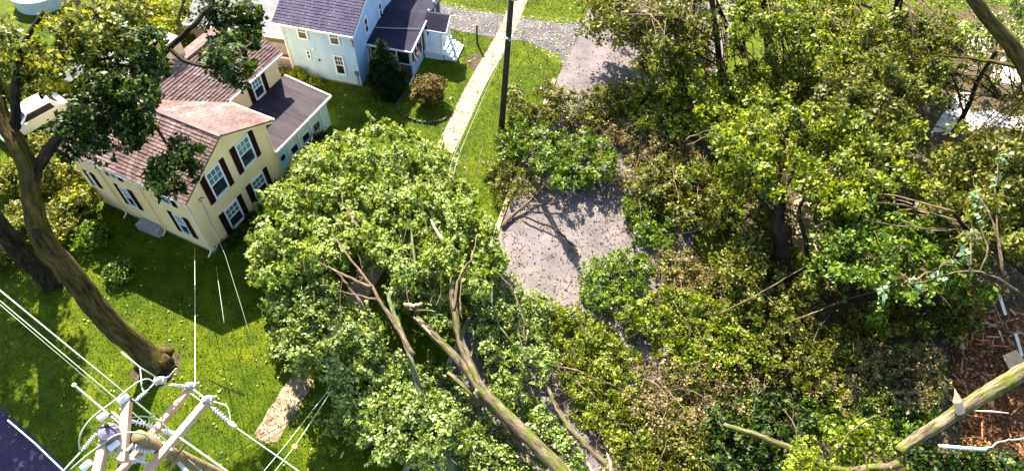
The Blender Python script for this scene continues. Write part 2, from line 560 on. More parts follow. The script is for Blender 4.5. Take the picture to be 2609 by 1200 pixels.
def leaves_from(puffs, per, name, mat, parent, size=0.16, tuft_r=0.2, tufts=26, low=-0.35, zmin=0.04, off=None, squash=0.75):
    Ps, Ns = [], []
    for c, r in puffs:
        P, N = puff(c, r, int(per * r * r), max(8, int(tufts * r)), tuft_r, low, squash)
        Ps.append(P)
        Ns.append(N)
    P = np.concatenate(Ps)
    N = np.concatenate(Ns)
    P[:, 2] = np.where(P[:, 2] < zmin, zmin + np.abs(rng.normal(size=len(P))) * 0.08, P[:, 2])
    sz = size * np.clip(rng.lognormal(-0.06, 0.34, len(P)), 0.4, 1.9)
    return leaf_object(name, P, N, sz, mat, parent, off=off)


def in_poly(x, y, poly):
    ins = np.zeros(len(x), bool)
    n = len(poly)
    for i in range(n):
        x0, y0 = poly[i]
        x1, y1 = poly[(i + 1) % n]
        if y0 == y1:
            continue
        c = ((y0 > y) != (y1 > y)) & (x < (x1 - x0) * (y - y0) / (y1 - y0) + x0)
        ins ^= c
    return ins


def fill(poly, count, zlo, zhi, rlo, rhi, gap=0.6):
    """puff centres that keep some distance from each other over an outlined patch of ground"""
    xs, ys = [p[0] for p in poly], [p[1] for p in poly]
    out = []
    tries = 0
    while len(out) < count and tries < count * 60:
        tries += 1
        x, y = rng.uniform(min(xs), max(xs)), rng.uniform(min(ys), max(ys))
        if not in_poly(np.array([x]), np.array([y]), poly)[0]:
            continue
        r = rng.uniform(rlo, rhi)
        c = at(x, y, rng.uniform(zlo, zhi))
        if any(np.linalg.norm(c - o) < gap * (r + ro) for o, ro in out):
            continue
        out.append((c, r))
    return out


def path3(pts, steps=4, wig=0.0):
    """smooth curve through (px, py, z) stations"""
    P = [at(*p) for p in pts]
    return smooth(P, steps, wig)


def smooth(P, steps=4, wig=0.0):
    P = [np.array(p, float) for p in P]
    out = []
    for i in range(len(P) - 1):
        p0, p1, p2, p3 = P[max(i - 1, 0)], P[i], P[i + 1], P[min(i + 2, len(P) - 1)]
        for k in range(steps):
            t = k / steps
            q = 0.5 * ((2 * p1) + (-p0 + p2) * t + (2 * p0 - 5 * p1 + 4 * p2 - p3) * t * t + (-p0 + 3 * p1 - 3 * p2 + p3) * t ** 3)
            out.append(q + rng.normal(size=3) * wig)
    out.append(P[-1])
    return np.array(out)


def taper(n, r0, r1):
    return [r0 + (r1 - r0) * i / (n - 1) for i in range(n)]


def limb(pts, r0, r1, mat, parent, name='limb', steps=4, n=8, wig=0.02, wob=0.06, jag=0.0):
    P = path3(pts, steps, wig)
    return MB().tube(P, taper(len(P), r0, r1), n, wob, jag=jag).build(name, mat, parent, True)


# ================================================================== SETTING
def sheet(name, pts, z, mat):
    return struct(name, MB().poly([(p[0], p[1], z) for p in pts]), mat)


g = MB()
gx = np.linspace(-400, 400, 2)
g.poly([(-400, -300, 0), (400, -300, 0), (400, 500, 0), (-400, 500, 0)])
struct('ground', g, 'grass')

# the main street runs along the verge; the side street meets it near the camera
MAIN_L = [(-7.0, -40), (-7.4, 5.0), (-8.3, 10.0), (-9.0, 16.0), (-10.3, 21.5), (-11.4, 28), (-12.5, 35), (-13.6, 44), (-16.5, 65), (-24, 110)]
MAIN_R = [(-13.5, 112), (-6.0, 66), (-2.8, 44), (-1.6, 35), (-0.4, 28), (0.5, 21.5), (1.8, 10), (2.6, 0), (3.0, -40)]
sheet('road', MAIN_L + MAIN_R, 0.008, 'road')
sheet('side_road', [(-120, 6.5), (-60, 3.8), (-26.8, 1.55), (-21.5, 0.75), (-14, -0.4), (-8.6, -1.5), (-7.02, -2.5), (-7.02, -9.5), (-30, -7), (-120, -2)], 0.004, 'road2')


def ribbon(mb, line, w, z0, z1):
    L = np.array(line, float)
    d = np.gradient(L, axis=0)
    d /= np.linalg.norm(d, axis=1, keepdims=True)
    nrm = np.stack([-d[:, 1], d[:, 0]], 1)
    A, B = L + nrm * w / 2, L - nrm * w / 2
    for i in range(len(L) - 1):
        q = [A[i], A[i + 1], B[i + 1], B[i]]
        mb.add([(p[0], p[1], z0) for p in q] + [(p[0], p[1], z1) for p in q],
               [(0, 1, 2, 3), (4, 5, 6, 7), (0, 1, 5, 4), (2, 3, 7, 6)])
    return mb


kerb_line = [(-7.55, 5.2), (-8.45, 10.0), (-9.15, 16.0), (-10.42, 21.5), (-11.5, 28), (-12.6, 34.6)]
kl = smooth([(p[0], p[1], 0) for p in kerb_line], 6)[:, :2]
kerb = thing('kerb', 'pale concrete kerb between the verge and the road', 'kerb', (0, 0, 0))
kerb['kind'] = 'structure'
for i in range(0, len(kl) - 3, 3):
    ribbon(MB(), kl[i:i + 4] if i + 4 <= len(kl) else kl[i:], 0.26, 0.0, 0.11).build('kerb_stone', 'walk', kerb)

# sidewalk: single flags with recessed joints, the part under the fallen tree included
walk = bpy.data.objects.new('sidewalk', None)
COL.objects.link(walk)
walk['kind'] = 'structure'
WL = [(-14.35, 5.6), (-14.6, 9.0), (-15.35, 18.0), (-16.05, 25.2), (-17.05, 31.0), (-17.85, 37.5), (-18.8, 42.2), (-20.2, 50), (-23.0, 64)]
wl = smooth([(p[0], p[1], 0) for p in WL], 20)[:, :2]
seg = np.r_[0, np.cumsum(np.linalg.norm(np.diff(wl, axis=0), axis=1))]
for i, s0 in enumerate(np.arange(0, seg[-1] - 1.3, 1.3)):
    if np.interp(s0, seg, wl[:, 1]) < 9.0:
        continue
    q = [np.array([np.interp(s, seg, wl[:, 0]), np.interp(s, seg, wl[:, 1])]) for s in (s0 + 0.02, s0 + 1.28)]
    d = (q[1] - q[0]) / np.linalg.norm(q[1] - q[0])
    nrm = np.array([-d[1], d[0]])
    w = 0.60
    z = 0.035 + random.uniform(-0.012, 0.012)
    zz = [z + random.uniform(-0.006, 0.006) for _ in range(4)]
    c = [q[0] - nrm * w, q[0] + nrm * w, q[1] + nrm * w, q[1] - nrm * w]
    MB().add([(p[0], p[1], -0.02) for p in c] + [(p[0], p[1], h) for p, h in zip(c, zz)],
             [(0, 3, 2, 1), (4, 5, 6, 7), (0, 1, 5, 4), (1, 2, 6, 5), (2, 3, 7, 6), (3, 0, 4, 7)]).build('flagstone', 'walkdirt' if q[0][1] < 9 else 'walk', walk)

wp_ = [(648, 1102), (655, 1118), (682, 1128), (708, 1124), (722, 1098), (742, 1066), (760, 1046), (772, 1016), (786, 1000), (806, 955), (830, 905), (790, 900), (772, 925), (752, 940), (742, 962), (718, 990), (702, 1020), (684, 1042), (668, 1074)]
sheet('worn_path', [at(a_, b_)[:2] for a_, b_ in wp_], 0.014, 'walkdirt')
sheet('driveway', [(-34.0, 35.2), (-27.0, 35.9), (-20.8, 36.5), (-18.6, 36.9), (-16.2, 37.6), (-13.4, 37.3), (-12.6, 36.2), (-13.2, 42.2), (-14.1, 41.0), (-16.5, 40.3), (-18.9, 39.9), (-22.1, 39.0), (-34, 37.9)], 0.012, 'drive')
sheet('soil_patch', [(-19.2, 33.6), (-18.0, 33.0), (-17.6, 34.2), (-18.8, 35.0)], 0.004, 'dirt')
# pale drive and bare ground on the far side of the street, seen between the trees
def psheet(name, pts, z, mat):
    return sheet(name, [at(p[0], p[1], 0)[:2] for p in pts], z, mat)


psheet('pale_driveway', [(2372, 338), (2405, 285), (2440, 236), (2478, 238), (2470, 290), (2530, 280), (2580, 300), (2640, 290), (2640, 340), (2540, 322), (2470, 335)], 0.016, 'paledrive')
psheet('pale_path', [(2520, 205), (2540, 150), (2640, 130), (2650, 195), (2580, 215)], 0.016, 'paledrive')
psheet('pale_path', [(2440, 130), (2455, 85), (2530, 90), (2525, 140), (2480, 150)], 0.016, 'paledrive')
psheet('gravel_path', [(2020, 640), (2015, 520), (2060, 470), (2120, 500), (2130, 640), (2060, 700)], 0.016, 'walk')
psheet('bare_ground', [(1800, 1200), (1850, 820), (1900, 520), (1950, 300), (2200, 60), (2700, 0), (3000, 600), (3000, 1500), (1900, 1500)], 0.004, 'dirt')

# ================================================================== HOUSES
Z = np.array([0, 0, 1.0])


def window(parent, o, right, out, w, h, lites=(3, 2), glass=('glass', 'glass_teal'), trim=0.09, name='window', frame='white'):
    """double-hung window: o = lower left corner of the trim, right/out unit vectors"""
    o, right, out = np.array(o, float), np.array(right, float), np.array(out, float)
    m = MB()
    D = 0.06
    m.obox(o, right * trim, Z * h, out * D)
    m.obox(o + right * (w - trim), right * trim, Z * h, out * D)
    m.obox(o + right * trim, right * (w - 2 * trim), Z * trim, out * (D + 0.03))
    m.obox(o + right * trim + Z * (h - trim), right * (w - 2 * trim), Z * trim, out * (D + 0.015))
    f = m.build(name, frame, parent)
    iw, ih = w - 2 * trim, h - 2 * trim
    io = o + right * trim + Z * trim
    MB().obox(io + out * 0.012 + Z * (ih / 2 - 0.03), right * iw, Z * 0.06, out * 0.038).build('rail', frame, f)
    mu = MB()
    for i in range(1, lites[0]):
        mu.obox(io + right * (iw * i / lites[0] - 0.016) + Z * (ih / 2 + 0.03) + out * 0.012, right * 0.032, Z * (ih / 2 - 0.03), out * 0.022)
    for j in range(1, lites[1]):
        mu.obox(io + Z * (ih / 2 + ih / 2 * j / lites[1] - 0.016) + out * 0.012, right * iw, Z * 0.032, out * 0.026)
    if lites[0] > 1 or lites[1] > 1:
        mu.build('muntin', frame, f)
    MB().obox(io + out * 0.003, right * iw, Z * (ih / 2), out * 0.008).build('pane', glass[0], f)
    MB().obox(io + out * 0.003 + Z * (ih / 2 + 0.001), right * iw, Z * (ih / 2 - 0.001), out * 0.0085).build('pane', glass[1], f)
    return f


def shutter(parent, o, right, out, w, h):
    o, right, out = np.array(o, float), np.array(right, float), np.array(out, float)
    m = MB()
    m.obox(o, right * 0.05, Z * h, out * 0.045)
    m.obox(o + right * (w - 0.05), right * 0.05, Z * h, out * 0.045)
    for z0 in (0, h * 0.48, h - 0.07):
        m.obox(o + right * 0.05 + Z * z0, right * (w - 0.1), Z * 0.07, out * 0.045)
    k = int(h / 0.11)
    for i in range(k):
        zz = 0.07 + (h - 0.14) * i / k
        m.obox(o + right * 0.05 + Z * zz + out * 0.008, right * (w - 0.1), Z * 0.05 + out * 0.012, out * 0.012)
    m.obox(o + right * 0.045 + Z * 0.05 + out * 0.001, right * (w - 0.09), Z * (h - 0.1), out * 0.012)
    return m.build('shutter', 'shutter', parent)


def shingles(roof, a0, a1, b0, b1, rows, mat, thick=0.035):
    """courses from the eave line a0-a1 up to the ridge line b0-b1"""
    a0, a1, b0, b1 = (np.array(t, float) for t in (a0, a1, b0, b1))
    n = np.cross(a1 - a0, b0 - a0)
    n /= np.linalg.norm(n)
    if n[2] < 0:
        n = -n
    for i in range(rows):
        t0, t1 = i / rows, min((i + 1.25) / rows, 1.0)
        p, q = a0 + (b0 - a0) * t0, a1 + (b1 - a1) * t0
        r, s = a0 + (b0 - a0) * t1, a1 + (b1 - a1) * t1
        k = 26
        m = MB()
        sh = random.uniform(-0.5, 0.5) / k
        for j in range(k):
            e0, e1 = max(0.0, j / k + (sh if j else 0) + 0.0012), min(1.0, (j + 1) / k + (sh if j < k - 1 else 0) - 0.0012)
            h = thick * random.uniform(0.75, 1.25)
            dn = (p - r) * random.uniform(-0.02, 0.05)
            A, B = p + (q - p) * e0 + dn, p + (q - p) * e1 + dn
            Cc, Dd = r + (s - r) * e1, r + (s - r) * e0
            m.add([A + n * h, B + n * h, Cc + n * 0.006, Dd + n * 0.006, A, B], [(0, 1, 2, 3), (4, 5, 1, 0), (4, 0, 3), (5, 2, 1)])
        m.build('shingle_course', mat, roof)


def downspout(parent, p, h, out, mat='white', kick=None):
    p, out = np.array(p, float), np.array(out, float)
    pts = [p + Z * h + out * 0.28, p + Z * (h - 0.3) + out * 0.06, p + Z * 0.25 + out * 0.06]
    pts.append(p + Z * 0.08 + out * 0.35 if kick is None else p + np.array(kick, float))
    return MB().tube(pts, 0.045, 6).build('downspout', mat, parent)


# ---- the cream house
yh = thing('cream_house', 'cream yellow house with maroon shutters and brown shingle roof on the corner lawn', 'house', (-23.4, 12.7, 0))
EH, RY, RZ, RS = 4.72, 3.15, 6.30, 0.0
FW = 6.1
xr, xl = 0.25, -8.45
m = MB()
m.poly([(0, 0, 0.25), (0, FW, 0.25), (0, FW, EH - 0.02), (0, RY, RZ - 0.06), (0, 0, 4.56)], (0.2, 0, 0))
m.poly([(-8.2, 0, 0.25), (-8.2, FW, 0.25), (-8.2, FW, EH - 0.02), (-8.2, RY, RZ - 0.06), (-8.2, 0, 4.56)], (-0.2, 0, 0))
m.box((-8.0, 0, 0.25), (-0.2, 0.2, 4.55))
m.box((-8.0, FW - 0.2, 0.25), (-0.2, FW, EH - 0.02))
m.build('wall', 'cream', yh)
m = MB()
m.box((-8.0, FW + 0.003, 0.25), (-7.8, 11.2, 4.6))
m.box((-3.45, FW + 0.003, 0.25), (-3.25, 11.2, 4.58))
m.poly([(-3.455, 11.0, 0.25), (-3.455, 11.0, 4.58), (-5.6, 11.0, 6.1), (-7.795, 11.0, 4.58), (-7.795, 11.0, 0.25)], (0, -0.19, 0))
m.build('wall', 'cream', yh)
MB().box((-8.15, 0.03, 0), (-0.03, FW - 0.03, 0.252)).box((-7.9, FW, 0), (-3.3, 11.1, 0.248)).build('foundation', 'foundation', yh)

roof = MB().poly([(xr, -0.18, 4.56), (xr, RY, RZ), (xl, RY, RZ), (xl, -0.18, 4.56)], (0, 0, 0.10)).poly([(xr, FW + 0.48, 4.52), (xr, RY, RZ), (xl, RY, RZ), (xl, FW + 0.48, 4.52)], (0, 0, 0.10)).build('roof', 'roofbrown', yh)
shingles(roof, (xl, -0.21, 4.555), (xr + 0.03, -0.21, 4.555), (xl, RY, RZ + 0.01), (xr + 0.03, RY, RZ + 0.01), 20, 'roofbrown', 0.05)
shingles(roof, (xl, FW + 0.52, 4.515), (xr + 0.03, FW + 0.52, 4.515), (xl, RY, RZ + 0.01), (xr + 0.03, RY, RZ + 0.01), 20, 'roofbrown', 0.012)
MB().beam((xl, RY, RZ + 0.025), (xr + 0.03, RY, RZ + 0.025), 0.24, 0.05).build('ridge_cap', 'roofbrown', roof)
rr = MB().poly([(-2.95, 3.2, 4.55), (-2.95, 11.5, 4.55), (-5.6, 11.5, 6.2), (-5.6, 3.2, 6.2)], (0, 0, 0.10)).poly([(-8.25, 6.62, 4.55), (-8.25, 11.5, 4.55), (-5.6, 11.5, 6.2), (-5.6, 3.3, 6.2)], (0, 0, 0.10)).build('roof', 'roofbrown', yh)
shingles(rr, (-2.92, 6.4, 4.54), (-2.92, 11.53, 4.54), (-5.6, 3.3, 6.21), (-5.6, 11.53, 6.21), 19, 'roofbrown', 0.05)
shingles(rr, (-8.28, 6.75, 4.54), (-8.28, 11.53, 4.54), (-5.6, 3.4, 6.21), (-5.6, 11.53, 6.21), 16, 'roofbrown', 0.03)
MB().beam((-5.6, 3.3, 6.225), (-5.6, 11.5, 6.225), 0.24, 0.05, (0, 0, 1)).build('ridge_cap', 'roofbrown', rr)
# white trim: gutters, rake boards
MB().beam((xl, -0.24, 4.50), (xr, -0.24, 4.50), 0.07, 0.08).build('gutter', 'white', yh)
MB().beam((-2.8, FW + 0.57, 4.46), (xr, FW + 0.57, 4.46), 0.09, 0.10).build('gutter', 'white', yh)
MB().beam((-2.87, FW + 0.65, 4.5), (-2.87, 11.5, 4.5), 0.09, 0.10).build('gutter', 'white', yh)
MB().beam((xr - 0.05, -0.18, 4.40), (xr - 0.05, RY, RZ - 0.17), 0.05, 0.14).beam((xr - 0.05, FW + 0.48, 4.36), (xr - 0.05, RY, RZ - 0.17), 0.05, 0.14).build('rake_board', 'cream', yh)
MB().beam((-2.98, 11.47, 4.42), (-5.6, 11.47, 6.05), 0.05, 0.14).build('rake_board', 'white', yh)
MB().box((-0.02, FW - 0.05, 0.25), (0.045, FW + 0.05, EH - 0.25)).build('corner_board', 'cream', yh)
# gable wall windows with shutters
EX, EY = np.array([1.0, 0, 0]), np.array([0, 1.0, 0])
for (y0, z0, h) in ((1.14, 2.93, 1.94), (3.43, 3.02, 1.88), (1.20, 0.30, 1.66), (3.43, 0.38, 1.64)):
    shutter(yh, (0.003, y0, z0), EY, EX, 0.36, h)
    shutter(yh, (0.003, y0 + 1.45, z0), EY, EX, 0.34, h)
    window(yh, (0.003, y0 + 0.38, z0 + 0.06), EY, EX, 1.05, h - 0.06)
# side wall windows
for (x0, z0, w, h, sh) in ((-5.62, 3.66, 1.15, 0.80, 0.28), (-2.2, 3.44, 1.25, 0.82, 0.28), (-5.55, 1.42, 1.25, 1.62, 0.30), (-2.05, 0.98, 1.35, 1.68, 0.32), (-7.75, 1.85, 0.75, 1.2, 0.26)):
    shutter(yh, (x0, -0.003, z0), EX, -EY, sh, h)
    shutter(yh, (x0 + w - sh, -0.003, z0), EX, -EY, sh, h)
    window(yh, (x0 + sh + 0.01, -0.003, z0 + 0.03), EX, -EY, w - 2 * sh - 0.02, h - 0.03, trim=0.07)
downspout(yh, (-6.2, 0, 0), 4.45, -EY, 'cream')
downspout(yh, (-3.35, 0, 0), 4.45, -EY, 'cream')
downspout(yh, (-0.12, 0, 0), 4.45, -EY, 'white')
MB().tube([(0.03, 0.78, 3.9), (0.16, 0.78, 3.98), (0.16, 0.86, 3.9)], 0.03, 6).tube([(0.03, 0.66, 3.92), (0.12, 0.66, 3.8)], 0.03, 6).build('wire_bracket', 'wiredark', yh)
# rear wing window
shutter(yh, (-3.247, 8.45, 2.80), EY, EX, 0.33, 1.40)
shutter(yh, (-3.247, 9.69, 2.80), EY, EX, 0.33, 1.40)
window(yh, (-3.247, 8.80, 2.80), EY, EX, 0.87, 1.42)
# chimney block behind the ridge
ch = at(447, 140, 6.3) - np.array([-23.4, 12.7, 0])
MB().box((ch[0] - 0.9, ch[1] - 0.35, 4.2), (ch[0] + 0.1, ch[1] + 0.55, 7.0)).box((ch[0] - 0.97, ch[1] - 0.42, 7.0), (ch[0] + 0.17, ch[1] + 0.62, 7.12)).build('chimney', 'cream', yh)

# enclosed porch
pr = MB().poly([(0.12, FW + 0.06, 2.42), (0.12, 11.45, 2.42), (-3.24, 11.45, 2.78), (-3.24, FW + 0.06, 2.78)], (0, 0, 0.10)).build('porch_roof', 'rolled', yh)
for k in range(3):
    y = FW + 1.1 + 1.75 * k
    MB().beam((0.1, y, 2.428), (-3.2, y, 2.783), 0.12, 0.012).build('roof_seam', 'rolled', pr)
MB().beam((0.16, FW + 0.0, 2.38), (0.16, 11.5, 2.38), 0.08, 0.13).beam((0.12, 11.5, 2.38), (-3.2, 11.5, 2.74), 0.08, 0.13).build('porch_fascia', 'white', yh)
pw = MB()
px0 = -0.10
ys = [FW + 0.02, 7.32, 8.40, 9.50, 10.72]
pw.box((px0 - 0.1, FW + 0.01, 0.2), (px0 - 0.02, 11.2, 0.74))
pw.box((px0 - 0.1, FW + 0.01, 2.02), (px0 - 0.021, 11.2, 2.36))
for y, w in ((7.14, 0.22), (8.06, 0.42), (9.22, 0.36), (10.28, 0.92)):
    pw.box((px0 - 0.099, y, 0.74), (px0 - 0.023, y + w, 2.02))
pw.box((-3.24, 11.1, 0.2), (px0 - 0.1, 11.2, 2.36))
pw.build('porch_wall', 'green_white', yh)
for y in (8.17, 9.3, 10.4):
    MB().box((px0 - 0.02, y, 0.2), (px0 + 0.05, y + 0.16, 2.35)).build('porch_pilaster', 'white', yh)
for y, w in ((7.36, 0.70), (8.48, 0.74), (9.58, 0.70)):
    window(yh, (px0 - 0.06, y, 0.74), EY, EX, w, 1.28, (1, 1), ('glass', 'green_white'), 0.06)
dr = MB().box((px0 - 0.08, 6.24, 0.22), (px0 - 0.005, 7.10, 2.02)).build('porch_door', 'doorblue', yh)
MB().lathe((px0 - 0.004, 6.66, 1.35), (1, 0, 0), [(0, 0.001), (0.004, 0.20), (0.016, 0.20), (0.02, 0.001)], 18).build('oval_window', 'glass', dr).scale = (1, 1, 1)
MB().tube([(px0 + 0.0, 6.98, 1.1), (px0 + 0.06, 6.98, 1.1), (px0 + 0.06, 6.90, 1.1)], 0.015, 6).build('handle', 'steel', dr)
MB().box((0.0, 6.2, 0), (0.75, 7.2, 0.12)).box((0.0, 6.2, 0.12), (0.4, 7.2, 0.22)).build('porch_step', 'walk', yh)

# things beside the cream house
b = at(393, 585, 0)
acb = thing('wooden_bulkhead', 'weathered grey boarded box standing against the cream house wall', 'box', (b[0], b[1], 0), math.radians(3))
for i in range(5):
    MB().box((-0.75 + i * 0.30, -0.38, 0.02), (-0.75 + i * 0.30 + 0.28, 0.38, 0.52 + 0.01 * (i % 2))).build('board', 'greywood', acb)
for i, (qx, qy) in enumerate(((325, 541), (337, 546), (348, 551))):
    p = at(qx, qy, 0)
    pot = MB().lathe((0, 0, 0), (0, 0, 1), [(0, 0.09), (0.3, 0.13), (0.32, 0.15), (0.36, 0.15), (0.36, 0.12), (0.33, 0.1)], 12).build('white_flowerpot', 'white')
    pot.location = (p[0], p[1], 0)
    tag(pot, ('leftmost white pot by the cream house downspout', 'middle white pot beside the cream house wall', 'rightmost white pot at the foot of the cream house wall')[i], 'flowerpot', 'white pots along the cream house wall')

# ---- the pale blue house
bh = thing('blue_house', 'pale blue two storey house with dark slate roof and white window trim', 'house', (-23.94, 28.02, 0), math.radians(11.4))
BW, BL, BE = 10.5, 4.85, 4.45
BRZ = BE + BW / 2 * 0.42
m = MB()
m.poly([(0, 0, 0.15), (0, BW, 0.15), (0, BW, BE), (0, BW / 2, BRZ - 0.08), (0, 0, BE)], (0.2, 0, 0))
m.poly([(-BL, 0, 0.15), (-BL, BW, 0.15), (-BL, BW, BE), (-BL, BW / 2, BRZ - 0.08), (-BL, 0, BE)], (-0.2, 0, 0))
m.box((-BL + 0.2, 0, 0.15), (-0.2, 0.2, BE - 0.02)).box((-BL + 0.2, BW - 0.2, 0.15), (-0.2, BW, BE - 0.02))
m.build('wall', 'bluewall', bh)
MB().box((-BL + 0.03, 0.03, 0), (-0.03, BW - 0.03, 0.152)).build('foundation', 'foundation', bh)
broof = MB()
for sgn in (0, 1):
    ye = -0.3 if sgn == 0 else BW + 0.3
    broof.poly([(0.22, ye, BE - 0.13), (0.22, BW / 2, BRZ), (-BL - 0.4, BW / 2, BRZ), (-BL - 0.4, ye, BE - 0.13)], (0, 0, 0.1))
broof = broof.build('roof', 'roofblue', bh)
shingles(broof, (-BL - 0.42, -0.33, BE - 0.13), (0.25, -0.33, BE - 0.13), (-BL - 0.42, BW / 2, BRZ + 0.01), (0.25, BW / 2, BRZ + 0.01), 28, 'roofblue', 0.035)
MB().beam((-BL - 0.4, -0.38, BE - 0.2), (0.22, -0.38, BE - 0.2), 0.1, 0.11).build('gutter', 'white', bh)
MB().beam((0.2, -0.3, BE - 0.30), (0.2, BW / 2, BRZ - 0.16), 0.06, 0.18).beam((0.2, BW + 0.3, BE - 0.30), (0.2, BW / 2, BRZ - 0.16), 0.06, 0.18).build('rake_board', 'white', bh)
MB().box((-BL - 0.05, -0.05, 0.15), (-BL + 0.09, 0.0, BE - 0.25)).build('corner_board', 'white', bh)
for (x0, z0, w, h) in ((-3.86, 3.16, 0.74, 1.12), (-1.66, 3.16, 0.74, 1.12), (-1.68, 0.76, 0.74, 1.60)):
    window(bh, (x0, -0.003, z0), EX, -EY, w, h, (3, 2), ('glass', 'screen'), 0.11)
window(bh, (-3.57, -0.003, 1.62), EX, -EY, 0.30, 0.70, (1, 1), ('glass', 'glass'), 0.07)
for (y0, z0, w, h) in ((1.78, 2.85, 0.56, 1.22), (4.2, 2.45, 0.52, 1.2), (1.62, 0.45, 0.60, 1.5), (7.0, 2.7, 0.55, 1.2)):
    window(bh, (0.003, y0, z0), EY, EX, w, h, (1, 1), ('glass', 'glass'), 0.08)
MB().lathe((-2.96, 0, 2.55), (0, -1, 0), [(0, 0.09), (0.06, 0.09), (0.1, 0.03)], 12).build('wall_vent', 'white', bh)
MB().lathe((-2.72, 0, 1.68), (0, -1, 0), [(0, 0.06), (0.1, 0.06)], 10).build('wall_vent', 'wiredark', bh)
MB().box((-0.30, -0.12, 0.95), (-0.08, -0.003, 1.30)).lathe((-0.19, -0.12, 1.18), (0, -1, 0), [(0, 0.09), (0.08, 0.09)], 12).tube([(-0.19, -0.05, 0.95), (-0.19, -0.05, 0.0)], 0.03, 6).build('electric_meter', 'can', bh)
MB().tube([(-0.02, -0.08, 3.3), (-0.02, -0.08, 3.75), (-0.02, -0.2, 3.85)], 0.035, 6).build('service_mast', 'wiredark', bh)
MB().beam((-BL - 0.4, -0.38, BE - 0.32), (-BL - 0.02, -0.09, BE - 0.55), 0.06, 0.06).tube([(-BL + 0.0, -0.1, BE - 0.55), (-BL + 0.0, -0.1, 0.2), (-BL + 0.0, -0.5, 0.06)], 0.05, 6).build('downspout', 'white', bh)
# screened front porch
MB().poly([(3.15, 1.65, 2.34), (3.15, 5.35, 2.72), (0.0, 5.35, 2.72), (0.0, 1.65, 2.34)], (0, 0, 0.1)).poly([(3.15, 8.4, 2.2), (3.15, 5.35, 2.72), (0.0, 5.35, 2.72), (0.0, 8.4, 2.2)], (0, 0, 0.1)).build('porch_roof', 'tarroof', bh)
MB().beam((0, 1.63, 2.26), (3.2, 1.63, 2.26), 0.07, 0.12).beam((3.19, 1.6, 2.27), (3.19, 5.35, 2.65), 0.07, 0.12).build('porch_fascia', 'white', bh)
m = MB().box((2.9, 1.9, 0.0), (3.0, 4.05, 1.05)).box((2.9, 4.9, 0.0), (3.0, 8.2, 1.05)).box((0.0, 8.1, 0), (2.9, 8.2, 1.05))
m.build('porch_wall', 'bluewall', bh)
MB().box((0.0, 1.9, 0.0), (2.9, 2.0, 0.95)).build('porch_wall', 'greywall_and_shade', bh)  # dark siding colour stands in for the evergreen's shade on this wall
for y in (1.9, 2.42, 2.94, 3.46, 3.95, 4.85, 5.9, 7.0, 8.08):
    MB().box((2.89, y, 1.05), (3.01, y + 0.1, 2.34 + max(0, min(y - 1.8, 3.4)) * 0.095)).build('porch_post', 'white', bh)
for x in (0.05, 0.9, 1.9, 2.84):
    MB().box((x, 1.89, 0.95), (x + 0.09, 1.99, 2.24)).build('porch_post', 'white', bh)
MB().box((0.0, 1.935, 0.95), (2.9, 1.95, 2.22)).build('screen', 'screen', bh)
MB().box((2.94, 2.0, 1.05), (2.955, 8.1, 2.30)).build('screen', 'screen', bh)
MB().box((0.0, 1.88, 0.95), (2.92, 2.02, 1.01)).build('porch_sill', 'white', bh)
MB().box((0.1, 2.0, 0.3), (2.9, 8.1, 0.42)).build('porch_floor', 'greywood', bh)
# entry portico with posts, steps and railings
MB().poly([(3.05, 4.25, 2.35), (4.75, 4.25, 2.35), (4.75, 5.25, 2.95), (3.05, 5.25, 2.95)], (0, 0, 0.08)).poly([(3.05, 6.25, 2.35), (4.75, 6.25, 2.35), (4.75, 5.25, 2.95), (3.05, 5.25, 2.95)], (0, 0, 0.08)).build('portico_roof', 'tarroof', bh)
MB().beam((4.75, 4.2, 2.27), (4.75, 5.25, 2.90), 0.07, 0.12).beam((4.75, 6.3, 2.27), (4.75, 5.25, 2.90), 0.07, 0.12).beam((3.1, 4.22, 2.24), (4.75, 4.22, 2.24), 0.08, 0.12).build('portico_trim', 'white', bh)
for (x, y) in ((4.2, 4.3), (4.2, 6.0), (3.06, 4.3)):
    MB().box((x, y, 0.56), (x + 0.17, y + 0.17, 2.3)).build('portico_post', 'white', bh)
MB().box((3.01, 4.1, 0.46), (4.45, 6.3, 0.56)).box((3.05, 4.15, 0), (4.4, 4.25, 0.46)).build('portico_deck', 'white', bh)
for i in range(3):
    MB().box((4.45 + i * 0.3, 4.25, 0.0), (4.75 + i * 0.3, 6.1, 0.42 - i * 0.14)).build('step', 'white', bh)
for y in (4.3, 6.02):
    m = MB().tube([(4.5, y, 1.35), (5.25, y, 0.95), (5.25, y, 0.0)], 0.025, 6).tube([(4.5, y, 0.75), (5.25, y, 0.4)], 0.02, 5)
    for i in range(5):
        t = i / 4
        m.tube([(4.5 + 0.75 * t, y, 0.66 - 0.4 * t), (4.5 + 0.75 * t, y, 1.35 - 0.4 * t)], 0.014, 5)
    m.build('railing', 'wiredark', bh)
MB().box((3.0, 4.1, 0.5), (3.03, 4.85, 2.3)).build('front_door', 'screen', bh)
MB().tube([(3.0, 1.75, 2.1), (3.02, 1.86, 1.9), (3.03, 1.86, 0.15), (3.05, 0.9, 0.06)], 0.05, 6).build('downspout', 'white', bh)
for k in range(1):
    MB().tube(smooth([(0.1, 3.2, 2.56), (1.2, 3.35, 2.60), (2.2, 3.55, 2.63), (3.1, 3.75, 2.66)], 4), 0.025, 5).build('roof_cable', 'wire', bh)

